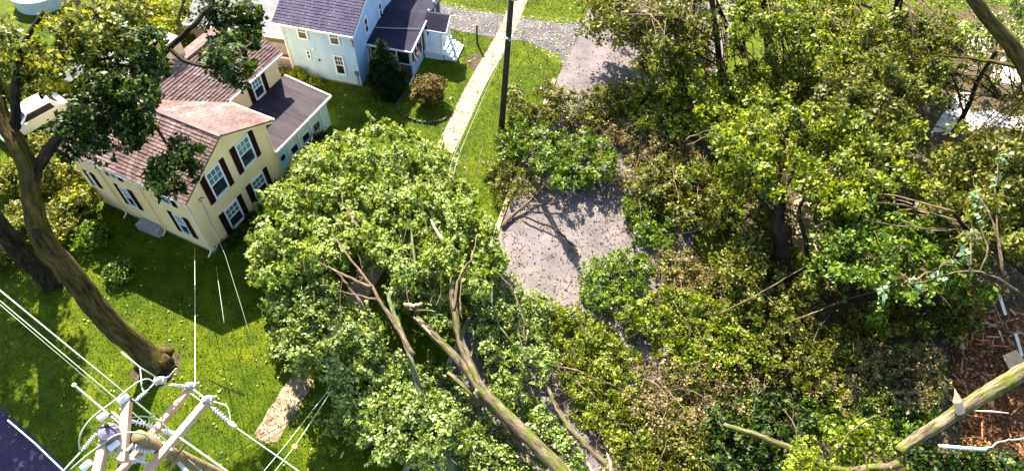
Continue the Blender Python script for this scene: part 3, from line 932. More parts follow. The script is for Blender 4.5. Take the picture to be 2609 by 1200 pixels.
# the striped flag hung on the porch wall
flag = thing('flag', 'red and white striped flag with dark blue corner draped on the porch wall', 'flag', tuple(bh.location), math.radians(11.4))
nst = 9
for i in range(nst):
    y0, y1 = 2.3 + 0.16 * i, 2.3 + 0.16 * (i + 1)
    m = MB()
    for k in range(8):
        t0, t1 = k / 8, (k + 1) / 8
        f = lambda y, t: (3.06 + 0.05 * math.sin(y * 9 + t * 3), y + 0.30 * t - 0.15, 1.62 - 0.75 * t - 0.22 * math.sin((y - 2.3) / 1.44 * math.pi) + 0.14 * (y - 2.3))
        m.add([f(y0, t0), f(y1, t0), f(y1, t1), f(y0, t1)], [(0, 1, 2, 3)])
    navy = i >= 7
    m.build('canton' if navy else 'stripe', 'flagblue' if navy else ('flagred' if i % 2 == 0 else 'white'), flag)

# ---- grey outbuilding between the two houses
p, q = at(640, 78, 2.7), at(740, 92, 2.7)
ang = math.atan2(q[1] - p[1], q[0] - p[0])
gar = thing('grey_garage', 'low grey outbuilding with pale roof squeezed between cream and blue houses', 'garage', (p[0], p[1], 0), ang)
MB().box((-4.5, 0.15, 0), (2.9, 5.0, 2.55)).build('wall', 'greywall_and_shade', gar)
gr = MB().poly([(-4.8, -0.15, 2.62), (3.0, -0.15, 2.62), (3.0, 2.6, 3.5), (-4.8, 2.6, 3.5)], (0, 0, 0.1)).poly([(-4.8, 5.3, 2.62), (3.0, 5.3, 2.62), (3.0, 2.6, 3.5), (-4.8, 2.6, 3.5)], (0, 0, 0.1)).build('roof', 'greyroof', gar)
MB().beam((-4.8, -0.2, 2.6), (3.0, -0.2, 2.6), 0.12, 0.16).build('gutter', 'white', gar)
MB().box((0.9, 0.10, 0.1), (2.3, 0.147, 1.9)).build('door', 'greywood', gar)
p, q = at(700, 143, 1.0), at(745, 151, 1.0)
fe = thing('fence', 'short white top rail fence with grey boards behind the rear wing', 'fence', (p[0], p[1], 0), math.atan2(q[1] - p[1], q[0] - p[0]))
MB().beam((-0.3, 0, 1.0), (1.6, 0, 1.0), 0.1, 0.09).build('rail', 'white', fe)
for i in range(9):
    MB().box((-0.28 + i * 0.21, -0.02, 0.03), (-0.28 + i * 0.21 + 0.19, 0.02, 0.95)).build('board', 'greywood', fe)

# ---- pale building glimpsed through the leaves, upper left
p = at(262, 165, 2.5)
gb = thing('grey_shed', 'pale grey roofed shed glimpsed through leaves at upper left', 'shed', (p[0], p[1], 0), math.radians(8))
MB().box((-1.6, -1.4, 0), (1.6, 1.4, 2.2)).build('wall', 'white', gb)
MB().poly([(-1.8, -1.7, 2.15), (1.8, -1.7, 2.15), (1.8, 0, 3.0), (-1.8, 0, 3.0)], (0, 0, 0.1)).poly([(-1.8, 1.7, 2.15), (1.8, 1.7, 2.15), (1.8, 0, 3.0), (-1.8, 0, 3.0)], (0, 0, 0.1)).build('roof', 'greyroof', gb)
MB().box((-0.5, -1.44, 0.9), (0.3, -1.402, 1.8)).build('window', 'glass', gb)

p = at(112, 2, 0)
pool = thing('swimming_pool', 'round pale blue above ground pool at upper left corner', 'pool', (p[0], p[1], 0))
MB().lathe((0, 0, 0), (0, 0, 1), [(0, 1.9), (0.95, 1.9), (1.0, 1.98), (1.03, 1.9), (0.9, 1.82)], 32).build('pool_wall', 'lampcan', pool)
MB().lathe((0, 0, 0.88), (0, 0, 1), [(0, 1.81), (0.03, 1.81)], 32).build('water', 'pool', pool)

# ---- white car under the trees
def car(label, loc, rot):
    t = thing('parked_car', label, 'car', loc, rot)
    side = [(-2.1, 0.35), (-2.15, 0.75), (-2.0, 0.95), (-1.75, 1.0), (-1.35, 1.45), (0.25, 1.48), (0.95, 1.02), (1.95, 0.88), (2.15, 0.65), (2.15, 0.35)]
    hw = lambda z: 0.86 if z < 0.8 else (0.86 - (z - 0.8) * 0.28)
    n = len(side)
    vs = [(x, -hw(z), z) for x, z in side] + [(x, hw(z), z) for x, z in side]
    fs = [tuple(range(n)), tuple(range(n, 2 * n))[::-1]] + [(i, (i + 1) % n, (i + 1) % n + n, i + n) for i in range(n)]
    body = MB().add(vs, fs).build('body', 'carwhite', t)
    bv = body.modifiers.new('bevel', 'BEVEL')
    bv.width, bv.segments = 0.05, 2
    e = 0.012
    MB().poly([(0.32, -0.62, 1.455 + e), (0.90, -0.70, 1.06 + e), (0.90, 0.70, 1.06 + e), (0.32, 0.62, 1.455 + e)], (0, 0, 0.01)).build('windscreen', 'carglass', t)
    MB().poly([(-1.40, -0.62, 1.40 + e), (-1.70, -0.70, 1.06 + e), (-1.70, 0.70, 1.06 + e), (-1.40, 0.62, 1.40 + e)], (0, 0, 0.01)).build('rear_window', 'carglass', t)
    for s in (-1, 1):
        MB().poly([(-1.3, s * (hw(1.05) + e), 1.05), (0.7, s * (hw(1.05) + e), 1.05), (0.25, s * (hw(1.4) + e), 1.4), (-1.2, s * (hw(1.4) + e), 1.4)], (0, s * 0.01, 0)).build('side_window', 'carglass', t)
        MB().box((2.10, s * 0.7 - 0.14, 0.62), (2.17, s * 0.7 + 0.14, 0.75)).build('headlight', 'porcelain', t)
        MB().box((0.55, s * 0.95 - 0.08, 0.98), (0.68, s * 0.95 + 0.08, 1.1)).build('mirror', 'carwhite', t)
        for x in (-1.35, 1.35):
            w = MB().lathe((x, s * 0.78, 0.32), (0, s, 0), [(0, 0.30), (0.03, 0.32), (0.1, 0.32), (0.13, 0.28), (0.10, 0.18)], 18).build('wheel', 'rubber', t)
            MB().lathe((x, s * 0.86, 0.32), (0, s, 0), [(0, 0.18), (0.04, 0.17), (0.05, 0.05)], 14).build('rim', 'steel', w)
    return t


a0, a1 = at(30, 335, 0), at(140, 275, 0)
cc = at(95, 318, 0)
car('white car parked under the trees at left edge', (cc[0], cc[1], 0), math.atan2(a0[1] - a1[1], a0[0] - a1[0]))

# ================================================================== UTILITY POLES AND WIRES
def wire(name, label, pts, r=0.02, mat='wire', sag=0.0, group=None, steps=1, cat='wire', n=5):
    r = r * 0.85
    P = [np.array(p, float) for p in pts]
    if sag > 0 and len(P) == 2:
        P = [P[0] + (P[1] - P[0]) * t - Z * sag * 4 * t * (1 - t) for t in np.linspace(0, 1, 14)]
    elif steps > 1:
        P = list(smooth(P, steps))
    o = MB().tube(P, r, n).build(name, mat, None, True)
    return tag(o, label, cat, group)


# the dark pole by the sidewalk
bp = at(1277, 336, 0)
dp = thing('utility_pole', 'tall dark utility pole standing on the verge beside the sidewalk', 'utility pole', (bp[0], bp[1], 0))
topv = at(1304, -20, 9.6) - bp
MB().tube([(0, 0, -0.1), topv * 0.5, topv * 1.17], [0.20, 0.18, 0.15], 12, 0.02).build('post', 'poledark', dp, True)
lv = at(1300, 6, 9.2) - bp + np.array([0, 0, 0.25])
MB().lathe(lv + np.array([0.12, 0.30, -0.15]), (0, 0, 1), [(0, 0.30), (0.05, 0.34), (0.85, 0.34), (0.95, 0.30), (1.0, 0.1)], 16).build('transformer', 'lampcan', dp, True)
for k, t in enumerate((0.72, 0.715)):
    c = topv * t
    MB().box((c[0] - 0.1 + 0.25 * k, c[1] - 0.3, c[2]), (c[0] + 0.1 + 0.25 * k, c[1] - 0.1, c[2] + 0.06)).build('clamp', 'steel', dp)

# the near pole with two pairs of crossarms
ZT = 16.0
PB = np.array(at(352, 1112, 16.1))
SH = at(540, 1203, 12.6)
dirn = (SH - PB) / (SH[2] - PB[2])
base = PB - dirn * PB[2]
np_ = thing('utility_pole', 'near utility pole with double timber crossarms and storm torn hardware', 'utility pole', (base[0], base[1], 0))
L = lambda px, py, z: at(px, py, z) - np.array([base[0], base[1], 0])
MB().tube([PB - dirn * PB[2] - np.array([base[0], base[1], 0.2]), PB - dirn * 4 - np.array([base[0], base[1], 0]), PB - np.array([base[0], base[1], 0])], [0.22, 0.17, 0.15], 14, 0.015).build('post', 'poleshaft', np_, True)


def arm(a, b, w, h):
    a, b = np.array(a), np.array(b)
    o = MB().beam(a, b, w, h).build('crossarm', 'polewood', np_)
    bv = o.modifiers.new('bevel', 'BEVEL')
    bv.width, bv.segments = 0.012, 2
    return o


arm(L(484, 990, 15.3), L(290, 1222, 15.3), 0.13, 0.15)
arm(L(525, 1024, 15.42), L(356, 1224, 15.42), 0.14, 0.17)
arm(L(324, 1024, 16.25), L(311, 1178, 16.0), 0.17, 0.18)
arm(L(268, 1118, 16.2), L(244, 1225, 16.05), 0.17, 0.18)
# cross bolts, braces
MB().beam(L(395, 1108, 15.35), L(440, 1146, 15.45), 0.05, 0.05).beam(L(336, 1168, 15.35), L(394, 1186, 15.45), 0.05, 0.05).beam(L(322, 1150, 16.1), L(352, 1118, 15.9), 0.04, 0.06).beam(L(262, 1150, 16.1), L(322, 1160, 16.05), 0.04, 0.06).build('steel_brace', 'steel', np_)
MB().tube([L(480, 1120, 15.3), L(452, 1158, 14.6), L(436, 1190, 14.9)], 0.03, 6).build('wood_brace', 'poleshaft', np_)


def insulator(a, b, sheds, r, core=0.022, mat='polymer'):
    a, b = np.array(a), np.array(b)
    ln = np.linalg.norm(b - a)
    prof = [(0, core * 1.6), (ln * 0.12, core * 1.6), (ln * 0.13, core)]
    for i in range(sheds):
        h = ln * (0.2 + 0.6 * i / max(1, sheds - 1))
        prof += [(h - 0.014, core), (h, r), (h + 0.008, r), (h + 0.016, core)]
    prof += [(ln * 0.87, core), (ln * 0.88, core * 1.6), (ln, core * 1.6)]
    return MB().lathe(a, b - a, prof, 12).build('insulator', mat, np_, True)


insulator(L(374, 996, 16.2), L(344, 1022, 16.2), 5, 0.05)
insulator(L(334, 1072, 15.9), L(408, 1089, 15.6), 6, 0.075, mat='porcelain')
insulator(L(330, 1134, 15.9), L(392, 1150, 15.5), 6, 0.085)
insulator(L(412, 1094, 15.5), L(455, 1110, 15.45), 5, 0.07)
insulator(L(536, 1034, 15.45), L(588, 1078, 15.4), 6, 0.06)
insulator(L(246, 1104, 16.1), L(212, 1144, 16.1), 6, 0.05)
insulator(L(436, 980, 15.6), L(480, 986, 15.4), 6, 0.045)
insulator(L(370, 1160, 15.7), L(336, 1178, 15.8), 5, 0.06)
insulator(L(455, 1178, 15.0), L(480, 1205, 15.0), 5, 0.05)
# steel end fittings
for (px, py, z) in ((487, 984, 15.38), (530, 1018, 15.5), (408, 970, 15.8)):
    c = L(px, py, z)
    MB().beam(c - np.array([0.10, 0.05, 0]), c + np.array([0.10, 0.06, 0.02]), 0.12, 0.14).lathe(c + np.array([0.02, 0.02, 0.06]), (0, 0, 1), [(0, 0.06), (0.05, 0.06), (0.09, 0.03)], 8).tube([c + np.array([0.05, 0.07, 0.03]), c + np.array([0.14, 0.16, 0.06])], 0.02, 6).build('end_bracket', 'steel', np_)
# white fuse cut-outs, the grey box
for (a, b) in (((301, 1026, 16.35), (326, 1009, 16.35)), ((250, 1069, 16.3), (273, 1053, 16.3)), ((277, 1144, 16.2), (303, 1123, 16.2)), ((207, 1196, 16.2), (233, 1174, 16.2))):
    A, B = L(*a), L(*b)
    MB().lathe(A, B - A, [(0, 0.05), (0.02, 0.075), (np.linalg.norm(B - A) - 0.02, 0.075), (np.linalg.norm(B - A), 0.05)], 12).build('fuse_cutout', 'porcelain', np_, True)
    MB().beam(A + np.array([0.02, 0.06, -0.10]), B + np.array([0.02, 0.06, -0.10]), 0.04, 0.05).build('cutout_clip', 'wiredark', np_)
c = L(274, 1095, 16.3)
tb = MB().lathe(c + np.array([0, 0, -0.30]), (0.25, -0.1, 1), [(0, 0.17), (0.04, 0.20), (0.40, 0.20), (0.46, 0.17), (0.50, 0.06)], 10).build('transformer', 'can', np_)
MB().lathe(c + np.array([0.05, 0.05, 0.18]), (0.25, -0.1, 1), [(0, 0.04), (0.10, 0.04), (0.12, 0.02)], 8).beam(c + np.array([-0.16, -0.1, 0.205]), c + np.array([0.22, 0.12, 0.20]), 0.02, 0.03).build('bushing', 'wiredark', tb)
# jumper wires that stay with the pole
for pts, r in (([(204, 1146, 16.1), (201, 1123, 16.3), (212, 1092, 16.45), (238, 1060, 16.5), (289, 1022, 16.5), (330, 988, 16.45), (357, 970, 16.3), (380, 966, 16.1), (400, 982, 15.9)], 0.017),
               ([(357, 938, 16.1), (360, 965, 16.2), (362, 989, 16.2), (370, 1000, 16.2)], 0.017),
               ([(540, 1022, 15.5), (560, 1027, 15.5), (577, 1034, 15.5), (584, 1049, 15.45), (587, 1070, 15.4)], 0.017),
               ([(262, 1130, 16.3), (295, 1108, 16.5), (335, 1101, 16.5), (368, 1106, 16.3), (384, 1120, 15.9)], 0.018),
               ([(336, 1063, 16.0), (365, 1060, 15.9), (400, 1068, 15.7), (418, 1074, 15.6)], 0.015),
               ([(180, 1195, 16.1), (220, 1160, 16.2), (262, 1130, 16.3)], 0.016),
               ([(412, 985, 15.7), (440, 980, 15.6), (470, 981, 15.5), (490, 990, 15.4)], 0.014),
               ([(490, 990, 15.4), (510, 1005, 15.5), (525, 1018, 15.5)], 0.022),
               ([(484, 1000, 15.35), (505, 1016, 15.4), (520, 1026, 15.45)], 0.016),
               ([(430, 960, 15.8), (445, 942, 15.9), (450, 938, 15.9)], 0.014),
               ([(400, 968, 15.8), (380, 990, 16.0), (372, 997, 16.2)], 0.02)):
    MB().tube(smooth([L(*q) for q in pts], 4), r, 5).build('jumper_wire', 'wire', np_, True)
MB().lathe(L(190, 981, 16.2), (0, 0, 1), [(-0.03, 0.01), (0, 0.05), (0.03, 0.05), (0.05, 0.01)], 8).tube([L(190, 981, 16.2), L(304, 1078, 15.9)], 0.022, 6).build('switch_rod', 'wire', np_)
MB().tube([L(286, 1050, 16.1), L(312, 1072, 16.1)], 0.035, 6).build('bolt', 'split', np_)

lines = 'power lines strung from the near pole'


def ext(a, b, za, zb, e0, e1):
    """a straight span through two stations, run on past both ends"""
    A, B = at(*a, za), at(*b, zb)
    d = B - A
    return [A - d * e0, B + d * e1]


wire('power_line', 'thick pale power line crossing the lower left lawn above the others', ext((0, 740), (430, 1092), 15.6, 15.6, 1.2, 0.0), 0.024, group=lines)
wire('power_line', 'pale power line running from the crossarms to the bottom edge', [at(455, 1112, 15.45), at(576, 1198, 15.4), at(640, 1246, 15.4)], 0.026, group=lines)
wire('power_line', 'thin pale line just below the thick line at lower left', ext((0, 766), (297, 1016), 14.2, 14.2, 1.2, 0.9), 0.013, group=lines)
wire('power_line', 'thin broken looking line, lowest of the three at lower left', ext((5, 780), (255, 993), 12.5, 12.5, 1.2, 0.05), 0.011, group=lines)
wire('power_line', 'pinkish line crossing above the purple side street at the corner', [at(20, 1070, 15.6), at(88, 1128, 15.7), at(166, 1203, 15.8), at(190, 1225, 15.8)], 0.022, group=lines)
wire('power_line', 'pale line from the end insulator down to the bottom edge', [at(586, 1076, 15.4), at(596, 1085, 15.4), at(760, 1199, 15.2), at(860, 1270, 15.1)], 0.021, group=lines)
wire('power_line', 'short pale line ending at the outermost bracket of the near pole', [at(309, 896, 16.4), at(357, 936, 16.2), at(404, 964, 15.9)], 0.021, group=lines)
wire('power_line', 'pale drop line from the insulator toward the lower left street', [at(212, 1144, 16.1), at(170, 1190, 16.0), at(130, 1235, 16.0)], 0.024, group=lines)
cl = MB().lathe(at(592, 1081, 15.4), at(600, 1088, 15.4) - at(592, 1081, 15.4), [(-0.12, 0.02), (-0.05, 0.06), (0.08, 0.06), (0.14, 0.02)], 8).build('line_clamp', 'wire', None, True)
tag(cl, 'pale clamp on the line leaving the end insulator', 'clamp')

drops = 'service wires between the house and the near pole'
wire('service_wire', 'pale wire running straight up the lawn to the house corner', [at(497, 982, 15.5), at(497, 800, 8.0), at(496, 630, 0.6)], 0.018, group=drops)
wire('service_wire', 'short pale wire over the dark lawn, between two longer ones', [at(551, 680, 0.8), at(560, 745, 2.6), at(571, 822, 4.2)], 0.014, group=drops)
wire('service_wire', 'fine slanting wire from the house corner toward the fallen tree', [at(512, 512, 3.9), at(573, 648, 2.6), at(614, 778, 2.4), at(658, 926, 1.5)], 0.012, group=drops)
wire('service_wire', 'dark wire down the cream gable wall from its bracket', [at(512, 508, 3.9), at(540, 570, 2.1), at(572, 628, 0.4)], 0.010, 'wiredark', group=drops)
wire('service_wire', 'short dark wire lying on the lawn right of the pole', [at(530, 965, 0.05), at(575, 985, 0.05), at(622, 1006, 0.05)], 0.02, 'wiredark', group=drops)
wire('service_wire', 'fine vertical wire hanging below the near crossarms', [at(486, 1040, 15.2), at(480, 1140, 13.0), at(487, 1185, 12.0)], 0.010, group=drops)
downed = 'cables pulled down beside the sidewalk'
for k, (dx, lab) in enumerate(((0, 'pale slack cable along the sidewalk edge, the one nearer the pole'), (-9, 'pale slack cable along the sidewalk edge, the one nearer the house'))):
    wire('slack_cable', lab, [at(1352 + dx, -30, 7.6), at(1300 + dx * 0.6, 110, 5.6), at(1268 + dx, 170, 4.6), at(1222 + dx, 270, 3.4), at(1170 + dx * 1.4, 395, 2.4), at(1150 + dx * 1.4, 470, 2.0)], 0.020, group=downed, steps=4)
for k, (pts, lab) in enumerate((([(872, 952, 1.6), (812, 1045, 3.2), (752, 1134, 4.6), (700, 1200, 5.6), (650, 1262, 6.4)], 'pale cable from the fallen tree with an orange tag at lower middle'),
                                ([(866, 958, 1.4), (800, 1040, 2.8), (738, 1120, 4.0), (672, 1200, 5.0)], 'second pale cable left of the tagged one at lower middle'),
                                ([(862, 950, 1.5), (784, 1040, 2.9), (690, 1100, 4.0), (596, 1150, 5.0), (520, 1186, 6.0)], 'thin black cable crossing over the mulch strip'),
                                ([(770, 1065, 2.0), (690, 1115, 3.0), (600, 1172, 4.0), (560, 1215, 4.5)], 'thin black cable, lower of two near the bottom edge'))):
    wire('slack_cable', lab, [at(*q) for q in pts], 0.020 if k < 2 else 0.015, 'wire' if k < 2 else 'wiredark', group=downed, steps=4)
tg = MB().box((-0.10, -0.07, -0.06), (0.10, 0.07, 0.06)).box((-0.14, -0.02, -0.02), (0.14, 0.02, 0.02)).build('cable_tag', 'orange')
tp = at(752, 1137, 4.6)
tg.location = tuple(tp)
tag(tg, 'small orange tag clipped to the pale cable', 'tag')
for k, (pts, lab) in enumerate((([(1346, -10, 6.0), (1340, 40, 4.8), (1331, 97, 3.0)], 'dark line hanging above the sidewalk right of the dark pole'),
                                ([(1274, -10, 6.0), (1264, 80, 4.6), (1253, 150, 3.4)], 'dark line hanging left of the dark pole'),
                                ([(1330, 97, 3.0), (1372, 128, 1.8), (1414, 192, 0.5)], 'dark line sloping over the verge to the kerb'),
                                ([(1330, 97, 3.0), (1346, 140, 1.8), (1362, 192, 0.6)], 'dark line sloping steeply to the middle of the verge'))):
    wire('fallen_line', lab, [at(*q) for q in pts], 0.014, 'wiredark', group='dark lines around the far pole', steps=3)
q = at(1216, 112, 0)
po = MB().box((-0.05, -0.05, 0), (0.05, 0.05, 1.55)).box((-0.06, -0.06, 1.55), (0.06, 0.06, 1.6)).build('yard_post', 'wiredark')
po.location = tuple(q)
tag(po, 'thin dark post on the lawn between blue house and sidewalk', 'post')

# ================================================================== GREENERY
# ---- shrubs
def shrub(name, label, cat, px, py, r, h, mat, per=1500, size=0.12, group=None, n=7, tuft=0.14):
    c = at(px, py, 0)
    t = thing(name, label, cat, (c[0], c[1], 0), 0, group)
    pf = []
    for i in range(n):
        a = rng.uniform(0, 2 * math.pi)
        d = r * 0.55 * math.sqrt(rng.uniform(0, 1))
        pf.append((np.array([d * math.cos(a), d * math.sin(a), h * rng.uniform(0.35, 0.68)]), r * rng.uniform(0.42, 0.6)))
    leaves_from(pf, per, 'foliage', mat, t, size, tuft, 26, -0.6)
    m = MB()
    for i in range(7):
        a = rng.uniform(0, 2 * math.pi)
        m.tube([(0.05 * math.cos(a), 0.05 * math.sin(a), -0.05), (r * 0.35 * math.cos(a), r * 0.35 * math.sin(a), h * 0.5), (r * 0.6 * math.cos(a), r * 0.6 * math.sin(a), h * 0.8)], [0.03, 0.02, 0.008], 5)
    m.build('stem', 'bark', t)
    return t


shrub('round_shrub', 'rust coloured round shrub in the stone edged bed before the blue house', 'shrub', 1090, 258, 1.25, 1.9, 'lf_rust', 2600, 0.11, n=12)
c = at(1080, 276, 0)
bed = thing('bed_edging', 'curved stone edging round the rust coloured shrub', 'edging', (c[0], c[1], 0))
for i in range(18):
    a = math.radians(150 + 200 * i / 17)
    x, y = 1.75 * math.cos(a), 1.25 * math.sin(a)
    MB().obox((x, y, 0), (0.24 * -math.sin(a), 0.24 * math.cos(a), random.uniform(-0.02, 0.02)), (0.13 * math.cos(a), 0.13 * math.sin(a), 0), (0, 0, random.uniform(0.1, 0.17))).build('edging_stone', 'stone', bed)
# conical evergreen
c = at(988, 232, 0)
ev = thing('conical_evergreen', 'dark conical evergreen standing close before the blue house porch', 'evergreen', (c[0], c[1], 0))
pf = []
for i in range(26):
    z = 0.25 + 3.6 * (i / 25)
    rr_ = max(0.14, 1.2 * (1 - (z / 4.2) ** 1.7))
    a = i * 2.4
    pf.append((np.array([rr_ * 0.45 * math.cos(a), rr_ * 0.45 * math.sin(a), z]), max(0.22, rr_ * 0.75)))
leaves_from(pf, 2400, 'foliage', 'lf_conifer', ev, 0.10, 0.11, 30, -0.7)
MB().tube([(0, 0, -0.05), (0, 0, 3.6)], [0.09, 0.03], 6).build('trunk', 'barkdark', ev)
g1 = 'shrubs along the foot of the blue house'
shrub('leafy_shrub', 'yellow green shrub at the left foot of the blue house', 'shrub', 762, 208, 0.75, 1.0, 'lf_yellow', 1500, 0.14, g1)
shrub('leafy_shrub', 'small yellow green shrub right of the larger one by blue house', 'shrub', 806, 216, 0.42, 0.7, 'lf_yellow', 1500, 0.14, g1, 4)
shrub('leafy_shrub', 'greyish shrub in the gap between cream and blue houses', 'shrub', 722, 196, 0.5, 0.7, 'lf_left', 1500, 0.12, g1, 5)
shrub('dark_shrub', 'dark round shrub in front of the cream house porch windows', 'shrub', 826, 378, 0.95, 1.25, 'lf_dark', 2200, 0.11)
g2 = 'dark shrubs along the foot of the gable wall'
for i, (px, py, r, h) in enumerate(((574, 634, 0.42, 0.45), (606, 604, 0.55, 0.6), (640, 566, 0.55, 0.55), (676, 528, 0.6, 0.6), (706, 492, 0.6, 0.7))):
    shrub('foundation_shrub', ('dark low shrub at the near corner of the cream gable', 'dark low shrub under the lower left gable window', 'dark low shrub between the lower gable windows', 'dark low shrub under the lower right gable window', 'dark low shrub at the far end of the cream gable')[i], 'shrub', px, py, r, h, 'lf_dark', 1700, 0.10, g2, 6)
g3 = 'overgrown shrubs left of the cream house'
for i, (px, py, r, h, mt) in enumerate(((150, 400, 1.3, 2.0, 'lf_left'), (205, 455, 1.25, 2.2, 'lf_left'), (120, 480, 1.6, 2.2, 'lf_left'), (195, 540, 1.4, 1.9, 'lf_left'), (160, 600, 1.3, 1.6, 'lf_left'), (70, 590, 1.5, 1.7, 'lf_left'), (245, 610, 1.0, 1.1, 'lf_green'), (310, 700, 0.8, 0.8, 'lf_green'), (40, 480, 1.5, 2.0, 'lf_left'), (20, 660, 1.2, 1.0, 'lf_left'))):
    shrub('overgrown_shrub', ('olive shrub at the back corner of the cream house', 'tall olive shrub against the left end of the cream house wall', 'broad olive shrub right of the tree fork', 'olive shrub on the lawn below the cream house back window', 'olive shrub beside the bend of the big trunk', 'olive shrub between the two left trunks', 'low green shrub beside the big trunk facing the cream house', 'small green sprawling shrub right of the big trunk on the lawn', 'olive shrub left of the tree fork', 'low olive shrub at the left edge above the second trunk foot')[i], 'shrub', px, py, r, h, mt, 1100, 0.16, g3, 8, 0.17)
shrub('bright_shrub', 'bright yellow shrub just behind the white car', 'shrub', 160, 228, 2.0, 2.2, 'lf_yellow', 900, 0.2, None, 9, 0.2)
g4 = 'bright bushes behind the cream house'
for i, (px, py, r) in enumerate(((420, 110, 1.6), (520, 85, 1.6), (470, 60, 1.8), (370, 60, 2.0))):
    shrub('bright_bush', ('bright bush behind the cream chimney', 'bright bush behind the rear ridge', 'bright bush under the dark branch at top', 'bright bush left of the chimney at the top')[i], 'bush', px, py, r, 2.2, 'lf_yellow', 800, 0.2, g4, 8, 0.2)

# ---- big tree on the left lawn
b0 = at(398, 928, 0)
bt = thing('maple_tree', 'big leaning tree with mossy brown trunk whose crown hangs over the cream house', 'tree', (0, 0, 0))
P = path3([(405, 936, 0), (362, 892, 1.0), (304, 848, 2.4), (255, 795, 3.8), (214, 741, 5.0), (172, 688, 6.2), (128, 640, 7.2), (100, 592, 8.0), (86, 540, 8.8), (78, 492, 9.5), (74, 440, 10.3), (56, 392, 10.9), (33, 350, 11.3), (2, 300, 11.8), (-25, 180, 12.8), (-50, 60, 13.5)], 3, 0.015)
rad = list(np.interp(np.arange(len(P)), [0, 2, 4, 18, 22, 27, 31, 36, len(P) - 1], [0.76, 0.58, 0.51, 0.47, 0.41, 0.34, 0.36, 0.32, 0.23]))
tk = MB().tube(P, rad, 16, 0.05)
tk.build('trunk', 'bark', bt, True)
m = MB()
for a in (0.3, 1.4, 2.6, 3.8, 5.1):
    d = np.array([math.cos(a), math.sin(a), 0])
    m.tube([b0 + d * 0.35 + Z * 0.6, b0 + d * 0.72 + Z * 0.12, b0 + d * 1.05 - Z * 0.06], [0.26, 0.2, 0.07], 8, 0.08)
m.build('root_flare', 'bark', bt, True)
for (px, py, z, nx) in ((104, 622, 7.65, 0), (88, 596, 8.2, 1)):
    c = at(px, py, z)
    MB().lathe(c, (-0.5, -0.8, 0.3), [(-0.2, 0.30), (0.02, 0.26), (0.06, 0.16), (0.0, 0.10)], 12).build('branch_scar', 'barkdark', bt, True)
limb([(80, 480, 9.7), (90, 438, 10.3), (116, 398, 10.8), (150, 345, 11.4), (180, 285, 11.8), (235, 245, 12.3), (330, 205, 13.0), (431, 124, 13.6), (492, 67, 14.0), (530, 20, 14.3)], 0.26, 0.08, 'barkdark', bt)
limb([(35, 330, 11.4), (40, 300, 11.8), (38, 220, 12.6), (60, 120, 13.4), (110, 30, 14.0)], 0.22, 0.08, 'barkdark', bt)
limb([(235, 245, 12.3), (270, 230, 12.3), (330, 290, 12.0), (400, 330, 11.8), (440, 400, 11.2)], 0.14, 0.04, 'barkdark', bt)
limb([(431, 124, 13.6), (480, 160, 13.5), (560, 175, 13.4), (600, 200, 13.2)], 0.09, 0.03, 'barkdark', bt)
limb([(465, 95, 13.8), (455, 50, 14.1), (470, -10, 14.5)], 0.08, 0.04, 'barkdark', bt)
limb([(180, 285, 11.8), (220, 180, 12.8), (240, 155, 13.0), (330, 140, 13.4)], 0.13, 0.04, 'barkdark', bt)
limb([(150, 100, 13.5), (185, 30, 14.0), (200, -20, 14.2)], 0.12, 0.06, 'barkdark', bt)
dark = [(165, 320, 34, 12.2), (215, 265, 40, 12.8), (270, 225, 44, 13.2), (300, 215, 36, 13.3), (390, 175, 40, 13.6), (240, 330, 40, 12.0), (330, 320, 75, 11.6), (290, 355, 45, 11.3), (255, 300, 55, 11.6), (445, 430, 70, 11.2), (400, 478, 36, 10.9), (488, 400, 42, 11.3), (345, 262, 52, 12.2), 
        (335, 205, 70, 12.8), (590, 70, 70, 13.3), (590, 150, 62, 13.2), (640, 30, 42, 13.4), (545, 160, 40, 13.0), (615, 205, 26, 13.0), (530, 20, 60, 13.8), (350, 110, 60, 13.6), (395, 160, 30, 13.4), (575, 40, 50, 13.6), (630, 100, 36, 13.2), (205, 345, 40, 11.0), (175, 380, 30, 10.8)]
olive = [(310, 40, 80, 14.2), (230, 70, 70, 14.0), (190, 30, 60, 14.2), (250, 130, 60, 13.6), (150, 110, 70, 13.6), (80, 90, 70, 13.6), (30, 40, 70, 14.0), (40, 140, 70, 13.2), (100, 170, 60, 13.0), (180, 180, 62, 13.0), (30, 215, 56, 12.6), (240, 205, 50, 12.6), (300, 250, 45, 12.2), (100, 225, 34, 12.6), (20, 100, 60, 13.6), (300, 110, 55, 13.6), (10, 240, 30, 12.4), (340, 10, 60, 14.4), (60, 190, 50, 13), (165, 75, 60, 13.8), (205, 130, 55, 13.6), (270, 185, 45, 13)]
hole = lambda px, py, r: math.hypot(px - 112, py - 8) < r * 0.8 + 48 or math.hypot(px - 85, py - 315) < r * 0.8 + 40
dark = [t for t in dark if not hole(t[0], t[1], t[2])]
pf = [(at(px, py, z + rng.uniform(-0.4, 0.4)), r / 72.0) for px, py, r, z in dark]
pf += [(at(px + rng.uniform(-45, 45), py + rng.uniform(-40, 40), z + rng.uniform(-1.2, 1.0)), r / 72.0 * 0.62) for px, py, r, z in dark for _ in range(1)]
leaves_from(pf, 1150, 'crown', 'lf_dark', bt, 0.18, 0.15, 26, -0.9)  # near-black leaf colour paints the unlit side of the hanging clumps
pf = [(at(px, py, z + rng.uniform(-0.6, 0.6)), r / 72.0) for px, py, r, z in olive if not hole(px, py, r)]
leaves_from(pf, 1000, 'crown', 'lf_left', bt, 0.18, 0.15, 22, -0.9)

sheet('trunk_soil', [(b0[0] + (1.25 + 0.3 * math.sin(3 * k)) * math.cos(k * math.pi / 10), b0[1] + (1.05 + 0.25 * math.cos(2.3 * k)) * math.sin(k * math.pi / 10)) for k in range(20)], 0.012, 'dirt')
